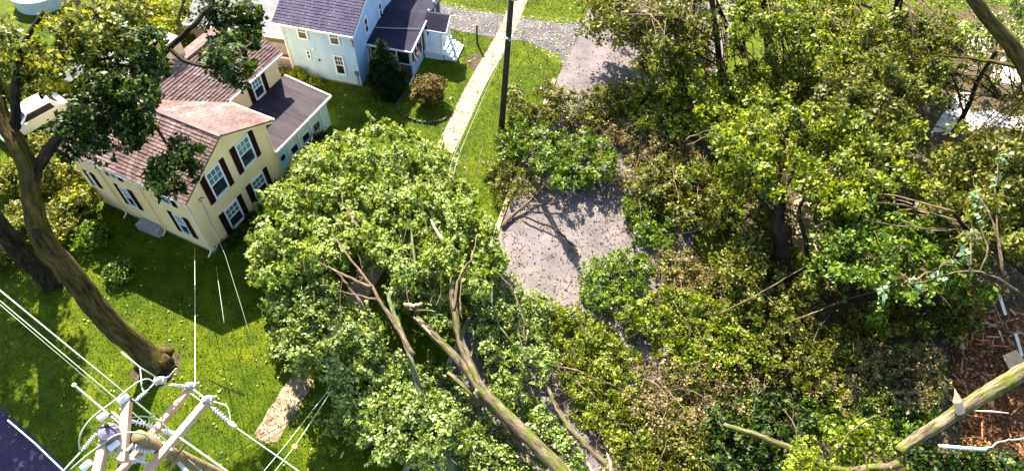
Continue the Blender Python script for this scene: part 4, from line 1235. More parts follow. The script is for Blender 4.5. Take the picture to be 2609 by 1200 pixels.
# second trunk at the left edge
st = thing('second_tree', 'dark second trunk at the left edge beside the big leaning tree', 'tree', (0, 0, 0))
P = path3([(136, 738, 0), (110, 700, 0.8), (60, 650, 2.6), (0, 580, 5.0), (-60, 500, 7.5), (-110, 430, 9.5), (-140, 340, 12)], 3, 0.02)
MB().tube(P, taper(len(P), 0.52, 0.34), 14, 0.05).build('trunk', 'barkdark', st, True)
leaves_from([(at(rng.uniform(-270, -45), rng.uniform(20, 430), rng.uniform(8.0, 10.5)), rng.uniform(0.5, 0.95)) for _ in range(60)], 520, 'crown', 'lf_left', st, 0.22, 0.2, 18, -0.8)  # unseen crown, spread out of view to dapple the lawn with shade

# trees standing beyond, upper left
g5 = 'trees beyond the cream house at upper left'


def standing_tree(name, label, px, py, h, cr, mat, bark='bark', group=None, per=520, size=0.2, np_uff=16, lean=(0, 0), squash=0.8, rr=0.18):
    c = at(px, py, 0)
    t = thing(name, label, 'tree', (c[0], c[1], 0), 0, group)
    tp = np.array([lean[0], lean[1], h * 0.72])
    MB().tube(smooth([(0, 0, -0.1), tp * 0.5 + rng.normal(size=3) * 0.12, tp], 4, 0.02), taper(9, rr, rr * 0.4), 10, 0.05).build('trunk', bark, t, True)
    pf = []
    for i in range(np_uff):
        a = rng.uniform(0, 2 * math.pi)
        d = cr * math.sqrt(rng.uniform(0.02, 1))
        z = h * 0.72 + rng.uniform(-0.32, 0.3) * h * (1 - 0.6 * d / cr)
        pf.append((np.array([tp[0] + d * math.cos(a), tp[1] + d * math.sin(a), z]), rng.uniform(0.32, 0.5) * cr * 0.8))
    for c_, r_ in pf[:7]:
        s = tp * rng.uniform(0.5, 0.9)
        MB().tube(smooth([s, (s + c_) / 2 + Z * 0.2, c_], 3, 0.03), taper(7, rr * 0.4, 0.03), 7, 0.05).build('limb', bark, t, True)
    leaves_from(pf, per, 'crown', mat, t, size, 0.24, 22, -0.7, squash=squash)
    return t


for i, (px, py, h, cr, mt) in enumerate(((-90, 40, 6.0, 2.4, 'lf_left'), (300, 20, 5.5, 2.2, 'lf_left'), (320, -30, 6.5, 2.6, 'lf_green'), (-60, 130, 6.5, 2.6, 'lf_left'), (230, 150, 4.0, 1.5, 'lf_left'))):
    standing_tree('background_tree', ('olive tree left of the blue pool', 'olive tree right of the blue pool at the top edge', 'green tree at the top edge behind the dark branches', 'olive tree beyond the left edge', 'small olive tree beside the grey shed')[i], px, py, h, cr, mt, 'bark', g5, 420, 0.22)

# ---- the fallen tree in the middle
ft = thing('fallen_tree', 'huge fallen leafy tree lying across sidewalk and verge in the middle', 'fallen tree', (0, 0, 0))
limb([(1500, 1275, 1.2), (1428, 1196, 1.3), (1330, 1098, 1.5), (1262, 1030, 1.7), (1222, 985, 1.8), (1190, 915, 2.0), (1168, 850, 2.3), (1158, 790, 2.6), (1150, 730, 2.9), (1165, 660, 3.0)], 0.36, 0.10, 'barkmoss', ft, 'trunk', 4, 14, 0.012, 0.03)
limb([(1262, 1034, 1.6), (1222, 985, 1.75), (1160, 910, 2.0), (1105, 855, 2.2), (1056, 806, 2.4)], 0.24, 0.15, 'barkmoss', ft, 'limb', 4, 12, 0.01, 0.04, 0.6)
MB().tube([at(1098, 852, 2.45), at(1075, 825, 2.5), at(1052, 806, 2.55)], [0.02, 0.10, 0.02], 6, 0.3, jag=1.0).build('splinter', 'split', ft)
limb([(1300, 1092, 1.2), (1262, 1050, 1.2), (1215, 1012, 1.3), (1170, 975, 1.4), (1140, 950, 1.5)], 0.17, 0.10, 'barkmoss', ft)
limb([(1218, 1010, 1.35), (1213, 1000, 1.75), (1216, 992, 1.95)], 0.10, 0.08, 'split', ft, 'stub')
limb([(1155, 1215, 1.0), (1128, 1130, 1.4), (1098, 1060, 1.8), (1065, 985, 2.2), (1046, 910, 2.5), (1025, 850, 2.7), (1000, 790, 2.9), (988, 745, 3.0)], 0.19, 0.09, 'barkgrey', ft)
limb([(1140, 1215, 0.9), (1125, 1180, 1.2), (1110, 1145, 1.5)], 0.14, 0.10, 'split', ft, 'stub', 3, 9, 0.01, 0.05, 0.8)
limb([(1055, 905, 3.3), (1010, 830, 3.5), (974, 778, 3.7), (937, 716, 3.9), (883, 647, 4.0), (847, 600, 3.9)], 0.12, 0.03, 'barkpale', ft)
limb([(945, 731, 3.9), (900, 712, 3.9), (865, 695, 3.9), (807, 666, 3.7)], 0.09, 0.03, 'barkpale', ft)
limb([(932, 790, 3.3), (900, 745, 3.5), (868, 703, 3.6), (840, 680, 3.6)], 0.08, 0.03, 'barkpale', ft)
limb([(962, 764, 3.7), (910, 752, 3.7), (865, 740, 3.5)], 0.06, 0.02, 'barkpale', ft)
limb([(1158, 790, 3.3), (1166, 720, 3.6), (1186, 680, 3.8), (1203, 655, 3.8), (1215, 600, 3.8)], 0.08, 0.03, 'barkpale', ft)
limb([(1175, 800, 3.3), (1172, 750, 3.5), (1180, 700, 3.6)], 0.05, 0.02, 'barkpale', ft)
limb([(1256, 628, 2.4), (1253, 700, 2.3), (1255, 775, 2.1), (1276, 832, 1.8), (1312, 880, 1.6), (1345, 922, 1.4)], 0.05, 0.04, 'barkgrey', ft)
limb([(1262, 690, 2.8), (1300, 730, 2.6), (1330, 800, 2.3), (1340, 880, 2.1)], 0.04, 0.02, 'barkpale', ft)
limb([(1030, 775, 3.0), (1055, 778, 3.1), (1075, 774, 3.1)], 0.09, 0.07, 'split', ft, 'stub')
limb([(1045, 790, 3.0), (1080, 790, 3.0), (1110, 794, 3.0)], 0.05, 0.03, 'barkpale', ft)
limb([(1100, 560, 3.4), (1112, 590, 3.4), (1130, 612, 3.4)], 0.05, 0.10, 'split', ft, 'stub')
limb([(880, 530, 3.8), (900, 560, 4.0), (912, 580, 4.0)], 0.03, 0.07, 'barkpale', ft)
limb([(1000, 360, 2.8), (1030, 470, 3.2), (1046, 585, 3.3), (1060, 700, 3.2)], 0.03, 0.08, 'barkgrey', ft)
limb([(820, 470, 2.4), (880, 560, 3.0), (960, 660, 3.2)], 0.03, 0.07, 'barkgrey', ft)
m = MB()
for _ in range(75):
    px, py = rng.uniform(760, 1230), rng.uniform(420, 820)
    z = rng.uniform(2.4, 3.9)
    a = at(px, py, z)
    b_ = at(px + rng.uniform(-22, 22), py - rng.uniform(30, 90), z + rng.uniform(-0.2, 0.5))
    m.tube(smooth([a, (a + b_) / 2 + rng.normal(size=3) * 0.06, b_], 3, 0.01), taper(7, 0.022, 0.008), 5)
tw = m.build('twig', 'barkpale', ft)
tw['kind'] = 'stuff'

TOP = [(790, 398), (835, 385), (880, 402), (905, 365), (960, 338), (1030, 352), (1090, 372), (1135, 405), (1170, 435), (1185, 490), (1215, 560), (1255, 640), (1270, 690), (1230, 730), (1180, 720), (1090, 730), (1000, 690), (950, 650), (860, 650), (780, 660), (740, 700), (665, 705), (662, 640), (660, 585), (700, 520), (745, 470), (745, 440)]
MID = [(700, 720), (760, 690), (840, 720), (880, 790), (950, 800), (980, 850), (950, 930), (880, 960), (800, 950), (730, 890), (705, 880), (720, 820), (680, 760)]
LOW = [(860, 960), (940, 940), (1020, 920), (1080, 960), (1130, 1010), (1150, 1100), (1160, 1150), (1080, 1160), (1000, 1150), (900, 1110), (850, 1085), (870, 1040)]
LOW2 = [(1080, 730), (1140, 760), (1130, 850), (1080, 830), (1000, 740)]
RGT = [(1190, 730), (1280, 700), (1340, 740), (1400, 790), (1380, 850), (1400, 920), (1360, 990), (1290, 1000), (1240, 940), (1210, 860), (1190, 800)]
RGT2 = [(1250, 1000), (1330, 1010), (1420, 1090), (1470, 1180), (1500, 1240), (1440, 1150), (1390, 1100), (1300, 1060)]
GAPF = [(1100, 930), (1180, 980), (1240, 1040), (1330, 1120), (1420, 1220), (1160, 1220), (1150, 1110), (1110, 1010)]
BOT = [(1210, 1140), (1270, 1130), (1330, 1170), (1400, 1220), (1260, 1230), (1190, 1200)]
pf = fill(TOP, 62, 2.2, 3.7, 0.65, 1.15, 0.60) + fill(TOP, 40, 0.9, 1.9, 0.5, 0.9, 0.55)
leaves_from(pf, 1150, 'crown', 'lf_fallen', ft, 0.17, 0.12, 28, -0.3, squash=0.5)
def sprays(pf, count, root, mat, parent, ln=(0.6, 1.3), size=0.16, zup=0.35):
    Ps, Ns = [], []
    tw = MB()
    for _ in range(count):
        c, r = pf[rng.integers(0, len(pf))]
        d = c - root
        d[2] = 0
        d = d / (np.linalg.norm(d) + 1e-6) + rng.normal(size=3) * np.array([0.5, 0.5, 0.2]) + Z * zup
        d /= np.linalg.norm(d)
        L_ = rng.uniform(*ln)
        a = c + Z * r * 0.35 + rng.normal(size=3) * r * 0.3
        n = int(46 * L_)
        t = rng.uniform(0.1, 1, n)[:, None]
        bend = -Z * 0.25 * L_
        Ps.append(a + d * L_ * t + bend * t * t + rng.normal(size=(n, 3)) * 0.085 * (1.25 - t))
        Ns.append(np.array([0, 0, 0.8]) + d * 0.3 + rng.normal(size=3) * 0.25 + rng.normal(size=(n, 3)) * 0.4)
        tw.tube([a, a + d * L_ * 0.5 + bend * 0.25, a + d * L_ + bend], [0.016, 0.011, 0.005], 4)
    P, N = np.concatenate(Ps), np.concatenate(Ns)
    leaf_object('crown', P, N, size * np.clip(rng.lognormal(-0.05, 0.3, len(P)), 0.5, 1.8), mat, parent)
    tw.build('twig', 'barkpale', parent)['kind'] = 'stuff'


sprays(pf, 330, at(1190, 915, 2), 'lf_fallen', ft)
pf = fill(MID, 26, 1.4, 2.6, 0.5, 0.95, 0.62) + fill(MID, 14, 0.4, 1.1, 0.4, 0.7, 0.6) + fill(LOW, 30, 1.2, 2.3, 0.5, 0.85, 0.62) + fill(LOW, 16, 0.3, 0.9, 0.4, 0.7, 0.6) + fill(LOW2, 8, 1.6, 2.4, 0.4, 0.7, 0.5)
leaves_from(pf, 1000, 'crown', 'lf_mint', ft, 0.17, 0.12, 24, -0.3, squash=0.5)
sprays(pf, 260, at(1260, 1040, 1), 'lf_mint', ft, (0.5, 1.1), 0.15)
pf = fill(RGT, 36, 0.9, 1.8, 0.45, 0.75, 0.58) + fill(RGT, 30, 0.2, 0.7, 0.35, 0.6, 0.5) + fill(RGT2, 24, 0.4, 1.1, 0.4, 0.6, 0.45) + fill(GAPF, 34, 0.1, 0.6, 0.3, 0.55, 0.5) + fill(BOT, 10, 0.3, 0.8, 0.35, 0.55, 0.5)
leaves_from(pf, 850, 'crown', 'lf_mint', ft, 0.15, 0.12, 20, -0.3, squash=0.5)
# ragged outliers at the edge of the crown
pf = []
for poly, z0 in ((TOP, 1.6), (MID, 1.0), (LOW, 0.8)):
    for i in range(len(poly)):
        (x0, y0), (x1, y1) = poly[i], poly[(i + 1) % len(poly)]
        for _ in range(2):
            t = rng.uniform()
            pf.append((at(x0 + (x1 - x0) * t + rng.normal() * 7, y0 + (y1 - y0) * t + rng.normal() * 7, z0 * rng.uniform(0.5, 1.3)), rng.uniform(0.28, 0.5)))
leaves_from(pf, 1100, 'crown', 'lf_fallen', ft, 0.15, 0.15, 24, -0.6)
# broken splinters beside it
for i, (a, b_, lab) in enumerate((((846, 1098, 0.15), (888, 1068, 0.25), 'pale split piece of wood on the lawn below the fallen tree'), ((868, 1166, 0.1), (876, 1150, 0.12), 'tiny pale wood chip on the lawn near the bottom edge'), ((1132, 1155, 1.2), (1165, 1182, 1.2), 'white splinter beside the grey green stem at the bottom'))):
    o = MB().tube([at(*a), (at(*a) + at(*b_)) / 2, at(*b_)], [0.05, 0.11, 0.03] if i == 0 else [0.03, 0.05, 0.02], 6, 0.3, jag=1.0).build('wood_splinter', 'split')
    tag(o, lab, 'splinter', 'pale splinters of broken wood')

# ---- second fallen stem, right of the main one
f2 = thing('fallen_branch', 'yellowish bent fallen stem with torn white end right of the main trunk', 'fallen branch', (0, 0, 0))
limb([(1575, 1225, 0.8), (1540, 1180, 0.9), (1490, 1130, 1.0), (1448, 1085, 1.1), (1420, 1040, 1.2), (1402, 1000, 1.3), (1385, 965, 1.3), (1345, 915, 1.3)], 0.17, 0.06, 'barkmoss', f2, 'limb', 4, 11)
limb([(1345, 915, 1.2), (1400, 930, 1.1), (1470, 944, 1.0), (1520, 968, 0.9), (1570, 985, 0.9), (1640, 1020, 0.7)], 0.07, 0.03, 'barkpale', f2)
limb([(1345, 915, 1.3), (1330, 880, 1.4), (1322, 840, 1.5), (1330, 800, 1.6)], 0.05, 0.02, 'barkpale', f2)
limb([(1345, 905, 1.3), (1340, 870, 1.5), (1345, 840, 1.6)], 0.05, 0.02, 'split', f2)
limb([(1560, 1210, 1.0), (1555, 1180, 1.3), (1548, 1158, 1.5)], 0.10, 0.05, 'split', f2, 'stub', 3, 7, 0.01, 0.1, 1.0)
limb([(1520, 1215, 0.8), (1500, 1185, 0.8), (1470, 1150, 0.9)], 0.08, 0.04, 'split', f2)
m = MB()
for _ in range(16):
    px, py = rng.uniform(1345, 1480), rng.uniform(890, 1060)
    a = at(px, py, rng.uniform(0.6, 1.4))
    m.tube(smooth([a, a + rng.normal(size=3) * 0.3, a + rng.normal(size=3) * 0.6], 3, 0.02), taper(7, 0.022, 0.008), 5)
m.build('twig', 'barkpale', f2)['kind'] = 'stuff'
f3 = thing('fallen_branch', 'slender curving branch beside the lowest end of the fallen trunk', 'fallen branch', (0, 0, 0))
limb([(1440, 1225, 0.6), (1390, 1180, 0.7), (1345, 1155, 0.8), (1322, 1130, 0.9), (1305, 1090, 1.0), (1290, 1070, 1.2)], 0.075, 0.03, 'barkpale', f3)
f4 = thing('fallen_branch', 'bare pale branch lying from the verge onto the open road patch', 'fallen branch', (0, 0, 0))
limb([(1280, 578, 0.15), (1310, 545, 0.25), (1345, 518, 0.35), (1370, 490, 0.5), (1394, 462, 0.8)], 0.12, 0.06, 'barkpale', f4)
limb([(1345, 522, 0.3), (1400, 520, 0.4), (1440, 510, 0.5), (1470, 495, 0.6)], 0.06, 0.02, 'barkpale', f4)
f5 = thing('fallen_branch', 'dark bowed branch with pale tip lying on the open road patch', 'fallen branch', (0, 0, 0))
limb([(1330, 550, 0.25), (1370, 566, 0.3), (1415, 585, 0.35), (1445, 612, 0.3), (1465, 630, 0.2)], 0.06, 0.04, 'barkdark', f5)
limb([(1462, 628, 0.22), (1474, 636, 0.2), (1477, 652, 0.1)], 0.05, 0.04, 'split', f5, 'stub')
limb([(1390, 540, 0.2), (1405, 560, 0.3), (1412, 580, 0.35)], 0.03, 0.03, 'barkpale', f5)

# ---- brushwood on the road: broken branches, each with its own leaves
g6 = 'broken leafy branches strewn over the road and verge'


def brush(label, poly, count, zlo, zhi, rlo, rhi, mat, per=800, size=0.14, stems=5, twigs=14, stemmat='barkpale', tuft=0.13):
    xs, ys = [p[0] for p in poly], [p[1] for p in poly]
    cx_, cy_ = sum(xs) / len(xs), sum(ys) / len(ys)
    c = at(cx_, cy_, 0)
    t = thing('broken_branch', label, 'broken branch', (c[0], c[1], 0), 0, g6)
    pf = [(p - np.array([c[0], c[1], 0]), r) for p, r in fill(poly, count, zlo, zhi, rlo, rhi, 0.5)]
    leaves_from(pf, per, 'foliage', mat, t, size, tuft, 16, -0.4, squash=0.45)
    if mat == 'lf_brown':
        leaves_from(pf[::2], per * 0.45, 'foliage', 'lf_right', t, size * 1.1, tuft, 12, -0.3, squash=0.5)
    for _ in range(stems):
        i, j = rng.integers(0, len(pf), 2)
        a, b_ = pf[i][0] + Z * 0.2, pf[j][0] + Z * 0.25
        mid = (a + b_) / 2 + rng.normal(size=3) * 0.35
        mid[2] = max(mid[2], 0.15)
        MB().tube(smooth([a, mid, b_], 5, 0.03), taper(11, rng.uniform(0.018, 0.045), 0.008), 6, 0.08).build('stem', stemmat, t, True)
    m = MB()
    for _ in range(twigs):
        p, r = pf[rng.integers(0, len(pf))]
        a = p + rng.normal(size=3) * r * 0.6
        a[2] = max(0.05, a[2])
        d = rng.normal(size=3) * np.array([0.6, 0.6, 0.3])
        e = a + d + Z * 0.15
        e[2] = max(0.06, e[2])
        m.tube(smooth([a, (a + e) / 2 + rng.normal(size=3) * 0.08, e], 3, 0.015), taper(7, 0.018, 0.006), 4)
    if twigs:
        m.build('twig', stemmat, t)['kind'] = 'stuff'
    return t


brush('dark olive branch heap at the far end of the grass verge', [(1295, 245), (1360, 215), (1470, 235), (1600, 215), (1640, 250), (1600, 305), (1480, 300), (1380, 300), (1310, 285)], 46, 0.3, 1.3, 0.45, 0.8, 'lf_olive', 900, 0.14, 5, 30)
brush('green branch heap at the foot of the dark pole', [(1262, 345), (1330, 310), (1420, 330), (1440, 360), (1350, 400), (1280, 400)], 26, 0.2, 0.9, 0.4, 0.7, 'lf_green', 900, 0.14, 3, 20)
brush('dark green branch heap on the verge above the open road patch', [(1380, 350), (1500, 340), (1560, 390), (1540, 470), (1450, 480), (1400, 450), (1330, 420)], 34, 0.4, 1.5, 0.5, 0.8, 'lf_green', 1000, 0.14, 4, 24)
brush('olive branch heap along the verge left of the open road patch', [(1240, 420), (1330, 410), (1390, 470), (1330, 510), (1270, 520)], 26, 0.1, 0.6, 0.35, 0.6, 'lf_olive', 900, 0.12, 3, 20)
brush('withered brown tangle of twigs in the middle of the road', [(1520, 330), (1640, 310), (1760, 350), (1800, 430), (1720, 480), (1600, 480), (1540, 430)], 46, 0.2, 1.2, 0.4, 0.75, 'lf_brown', 800, 0.12, 10, 90)
brush('yellow green branch lying across the road below the far heap', [(1600, 250), (1720, 230), (1830, 290), (1840, 360), (1740, 350), (1640, 320)], 40, 0.5, 1.8, 0.5, 0.8, 'lf_right', 900, 0.16, 6, 30)
brush('olive branch under the trees right of the withered tangle', [(1640, 400), (1780, 420), (1860, 470), (1850, 560), (1740, 570), (1640, 500)], 46, 0.4, 1.8, 0.5, 0.8, 'lf_olive', 900, 0.15, 8, 40)
brush('mixed green branch at the right rim of the open road patch', [(1590, 490), (1680, 500), (1740, 600), (1700, 640), (1620, 600)], 28, 0.2, 1.0, 0.4, 0.65, 'lf_green', 850, 0.14, 5, 26)
brush('compact dark green branch standing out on the pale road', [(1490, 700), (1530, 670), (1600, 640), (1650, 640), (1640, 720), (1600, 780), (1530, 780), (1490, 750)], 34, 0.2, 1.2, 0.4, 0.7, 'lf_green', 1100, 0.13, 3, 10)
brush('withered brown debris right of the compact green branch', [(1660, 650), (1750, 640), (1850, 700), (1840, 780), (1740, 770), (1670, 730)], 32, 0.1, 0.8, 0.35, 0.6, 'lf_brown', 700, 0.12, 6, 50, )
brush('yellow green branch heap just right of the fallen crown', [(1380, 790), (1450, 790), (1540, 840), (1620, 900), (1600, 960), (1500, 940), (1430, 920), (1400, 860)], 44, 0.2, 1.0, 0.4, 0.65, 'lf_right', 1000, 0.13, 4, 22)
brush('yellow green branch heap across the middle right of the road', [(1590, 780), (1700, 750), (1830, 770), (1950, 830), (1960, 930), (1840, 950), (1700, 900), (1620, 860)], 64, 0.3, 1.4, 0.45, 0.75, 'lf_right', 950, 0.14, 7, 40)
brush('brown twiggy branch heap in the lower middle of the road', [(1620, 940), (1760, 930), (1900, 960), (1900, 1060), (1780, 1100), (1680, 1090), (1600, 1020)], 46, 0.2, 1.1, 0.4, 0.7, 'lf_brown', 650, 0.12, 12, 130)
brush('olive branch heap between bent stem and brown twigs', [(1440, 960), (1560, 970), (1640, 1040), (1660, 1140), (1560, 1130), (1480, 1060)], 44, 0.2, 0.9, 0.4, 0.65, 'lf_right', 850, 0.13, 6, 36)
brush('green branch heap at the bottom edge right of the bent stem', [(1580, 1130), (1700, 1110), (1800, 1130), (1820, 1230), (1650, 1240), (1570, 1200)], 38, 0.2, 1.0, 0.4, 0.7, 'lf_olive', 850, 0.14, 5, 30)
brush('dark green branch mass right of the brown twigs', [(1820, 1030), (1960, 1000), (2080, 1080), (2020, 1220), (1850, 1230), (1790, 1130)], 50, 0.3, 1.6, 0.5, 0.8, 'lf_dark', 800, 0.15, 5, 20)
brush('dark green undergrowth below the dark trunk', [(1880, 640), (2000, 620), (2110, 700), (2060, 830), (1930, 830), (1860, 740)], 46, 0.3, 2.2, 0.5, 0.9, 'lf_olive', 850, 0.16, 5, 24)
brush('dim brown and green litter heap before the orange debris', [(2080, 900), (2220, 870), (2380, 900), (2420, 1000), (2300, 1060), (2120, 1040), (2050, 980)], 56, 0.2, 1.2, 0.4, 0.75, 'lf_brown', 650, 0.13, 10, 60)
brush('dark olive heap left of the orange debris', [(1960, 830), (2100, 830), (2180, 880), (2080, 980), (1960, 960)], 40, 0.3, 1.6, 0.5, 0.8, 'lf_olive', 800, 0.15, 6, 30)

brush('yellowish moss green patch left of the orange debris', [(2150, 790), (2240, 770), (2330, 800), (2300, 850), (2190, 860)], 24, 0.2, 1.0, 0.4, 0.6, 'lf_yolive', 800, 0.15, 3, 10)
brush('dim green heap along the foot of the mossy log', [(2060, 1030), (2200, 1010), (2330, 1030), (2380, 1060), (2280, 1110), (2100, 1090)], 34, 0.2, 1.0, 0.4, 0.65, 'lf_green', 750, 0.15, 4, 20)
brush('olive heap before the white post at the right edge', [(2340, 790), (2430, 770), (2520, 800), (2450, 850), (2360, 850)], 22, 0.3, 1.4, 0.4, 0.6, 'lf_olive', 750, 0.16, 3, 10)
brush('dark green heap at the lower right corner', [(2320, 1150), (2440, 1160), (2620, 1170), (2640, 1240), (2340, 1240)], 30, 0.3, 1.2, 0.4, 0.65, 'lf_dark', 700, 0.18, 3, 10)
brush('dry leafy spread between far heap and withered tangle', [(1430, 300), (1560, 300), (1640, 330), (1560, 370), (1450, 345)], 26, 0.1, 0.6, 0.35, 0.55, 'lf_brown', 800, 0.12, 4, 30)

# long bare sticks lying over the brush
g7 = 'long bare sticks lying over the brushwood'
for i, (pts, lab) in enumerate((([(1640, 300 + 90, 1.8), (1700, 430, 1.8), (1760, 460, 1.8), (1820, 470, 1.7)], 'bare stick across the withered tangle'), ([(1830, 800, 2.6), (1920, 755, 2.8), (2000, 710, 3.0), (2070, 668, 3.2)], 'long pale stick slanting up toward the dark trunk'), ([(2010, 820, 2.4), (2090, 790, 2.5), (2170, 760, 2.5), (2280, 730, 2.6)], 'thin grey stick left of the orange debris'), ([(1660, 660, 1.2), (1650, 720, 1.0), (1640, 770, 0.8)], 'dark stick beside the compact green branch'), ([(1700, 600, 1.4), (1770, 590, 1.6), (1800, 560, 2.0)], 'thin dark stick at the right rim of the open road'), ([(1400, 250, 1.6), (1470, 242, 1.6), (1560, 250, 1.5)], 'pale stick on the far olive heap'), ([(1640, 960, 1.4), (1700, 1010, 1.4), (1680, 1090, 1.2), (1660, 1130, 1.0)], 'forked brown stick in the brown twigs'), ([(2200, 560, 6.2), (2320, 580, 6.2), (2440, 585, 6.4), (2620, 600, 6.6)], 'long thin pale stem crossing the right side foliage'), ([(1580, 880, 1.2), (1620, 850, 1.3), (1680, 825, 1.4)], 'dark stick over the gap in the yellow green heap'))):
    o = limb(pts, 0.038, 0.012, 'barkdark' if 'dark stick' in lab else 'barkpale', None, 'stick', 4, 7)
    tag(o, lab, 'stick', g7)

# ---- standing and leaning trees on the right
def right_tree(label, stations, r0, r1, mat, blobs, lmat, per=640, size=0.2, limbs=(), name='leafy_tree', tuft=0.22, tufts=20):
    t = thing(name, label, 'tree', (0, 0, 0), 0, 'trees on the right of the street')
    P = path3(stations, 4, 0.02)
    MB().tube(P, taper(len(P), r0, r1), 12, 0.05).build('trunk', mat, t, True)
    joints = [p for p in P[len(P) // 3:]]
    for st_, a, b_ in limbs:
        limb(st_, a, b_, mat, t)
        joints += list(path3(st_, 4))
    joints = np.array(joints)
    pf = []
    tw = MB()
    for k, (px, py, r, z) in enumerate(blobs):
        c = at(px, py, z)
        pf.append((c, r * 0.72))
        for _ in range(2):
            pf.append((c + rng.normal(size=3) * np.array([1.1, 1.1, 0.7]) * r, r * rng.uniform(0.3, 0.6)))
        if k % 3 != 2:
            d = np.linalg.norm(joints - c, axis=1)
            near = joints[np.argsort(d)[rng.integers(0, min(4, len(joints)))]]
            if np.linalg.norm(near - c) < 6:
                mid = near * 0.45 + c * 0.55 + rng.normal(size=3) * 0.25 + Z * 0.25
                e = c + (c - mid) * 0.5 + rng.normal(size=3) * 0.2
                q = smooth([near, mid, c + Z * r * 0.25, e + Z * r * 0.3], 3, 0.03)
                tw.tube(q, taper(len(q), 0.045, 0.008), 5, 0.1)
                for _ in range(3):
                    a = q[rng.integers(4, len(q) - 1)]
                    f = a + rng.normal(size=3) * np.array([0.6, 0.6, 0.35])
                    tw.tube(smooth([a, (a + f) / 2 + rng.normal(size=3) * 0.1, f], 2, 0.02), taper(5, 0.016, 0.005), 4, 0.1)
    if tw.v:
        tw.build('twig', 'barkpale' if k % 3 else mat, t, True)['kind'] = 'stuff'
    leaves_from(pf, per * 1.15, 'crown', lmat, t, size * 0.85, tuft * 0.8, tufts, -0.5, squash=0.5)
    return t


def blobs(poly, n, zlo, zhi, rlo, rhi):
    xs, ys = [p[0] for p in poly], [p[1] for p in poly]
    out = []
    while len(out) < n:
        x, y = rng.uniform(min(xs), max(xs)), rng.uniform(min(ys), max(ys))
        if in_poly(np.array([x]), np.array([y]), poly)[0]:
            out.append((x, y, rng.uniform(rlo, rhi), rng.uniform(zlo, zhi)))
    return out


right_tree('tree with dark forked trunk at the top, crown over the far road', [(1850, 240, 0), (1838, 190, 1.8), (1828, 120, 4.2), (1816, 20, 7.0), (1808, -60, 9)], 0.24, 0.13, 'barkdark',
           blobs([(1500, 10), (1560, -30), (1800, -40), (1840, 60), (1800, 140), (1700, 180), (1640, 190), (1610, 110), (1540, 60), (1510, 40)], 70, 3.0, 6.5, 0.45, 0.85) + blobs([(1490, -30), (1620, -30), (1650, 120), (1570, 105), (1500, 60)], 34, 2.0, 5.0, 0.35, 0.6), 'lf_olive', 480, 0.24,
           [([(1832, 170, 2.6), (1780, 140, 3.4), (1730, 110, 4.2)], 0.08, 0.03), ([(1834, 150, 3.0), (1770, 105, 4.2), (1700, 85, 5.0)], 0.07, 0.03), ([(1820, 160, 2.6), (1770, 165, 2.8), (1720, 168, 3.0)], 0.05, 0.02), ([(1828, 110, 4.4), (1750, 60, 5.4), (1660, 40, 6.2)], 0.08, 0.03)])
right_tree('tree with slanting dark trunk at the top right of the road', [(1898, 145, 0.5), (1872, 100, 2.2), (1845, 50, 4.2), (1818, -10, 6.5)], 0.20, 0.12, 'barkdark',
           blobs([(1800, 190), (1880, 170), (1990, 150), (2080, 190), (2080, 300), (1980, 340), (1860, 330), (1800, 260)], 70, 1.2, 3.6, 0.5, 0.85), 'lf_right', 520, 0.25,
           [([(1895, 130, 0.9), (1898, 70, 3.0), (1896, -10, 5.2)], 0.09, 0.05), ([(1880, 110, 1.6), (1930, 70, 3.0), (1990, 60, 4.2)], 0.07, 0.03)])
right_tree('thick trunked tree in the upper right, yellow lit crown', [(1962, 170, 0.0), (1960, 110, 2.0), (1952, 40, 4.4), (1946, -40, 7)], 0.36, 0.26, 'barkdark',
           blobs([(1860, -20), (2000, -40), (2200, -40), (2280, 40), (2200, 150), (2080, 160), (1990, 100), (1900, 80)], 84, 3.0, 6.5, 0.5, 0.9), 'lf_right', 480, 0.25,
           [([(1956, 80, 3.0), (2030, 50, 4.4), (2110, 40, 5.4)], 0.1, 0.04)])
right_tree('tree with straight dark trunk in the upper right, olive crown', [(2270, 140, 0.5), (2280, 60, 3.0), (2295, -20, 6.0), (2300, -80, 8)], 0.30, 0.2, 'barkdark',
           blobs([(2080, 150), (2210, 150), (2230, 60), (2300, 40), (2420, 40), (2440, 120), (2370, 260), (2260, 330), (2120, 300), (2060, 230)], 110, 1.5, 6.5, 0.5, 0.9), 'lf_olive', 520, 0.25,
           [([(2280, 60, 3.0), (2220, 20, 4.5), (2160, 10, 5.5)], 0.1, 0.04)])
right_tree('broad dark trunk tree in the middle of the right half', [(2005, 760, 0.0), (1998, 700, 1.4), (1990, 620, 2.8), (1984, 540, 3.8), (2000, 460, 4.2), (2030, 400, 4.4)], 0.48, 0.16, 'barkdark',
           blobs([(1830, 330), (1900, 300), (2060, 280), (2260, 300), (2360, 380), (2330, 480), (2200, 520), (2060, 500), (2000, 490), (1900, 470), (1830, 420)], 120, 3.4, 6.0, 0.5, 0.9), 'lf_right', 520, 0.26,
           [([(1988, 570, 3.4), (1930, 500, 3.8), (1880, 440, 4.0)], 0.14, 0.05), ([(2066, 710, 0.0), (2052, 620, 2.4), (2036, 530, 3.8), (2100, 450, 4.2), (2200, 400, 4.4)], 0.14, 0.05), ([(1822, 640, 2.0), (1815, 600, 3.0), (1830, 560, 3.8)], 0.07, 0.04), ([(1760, 430, 3.0), (1748, 370, 4.2), (1740, 340, 5.0)], 0.06, 0.04)])
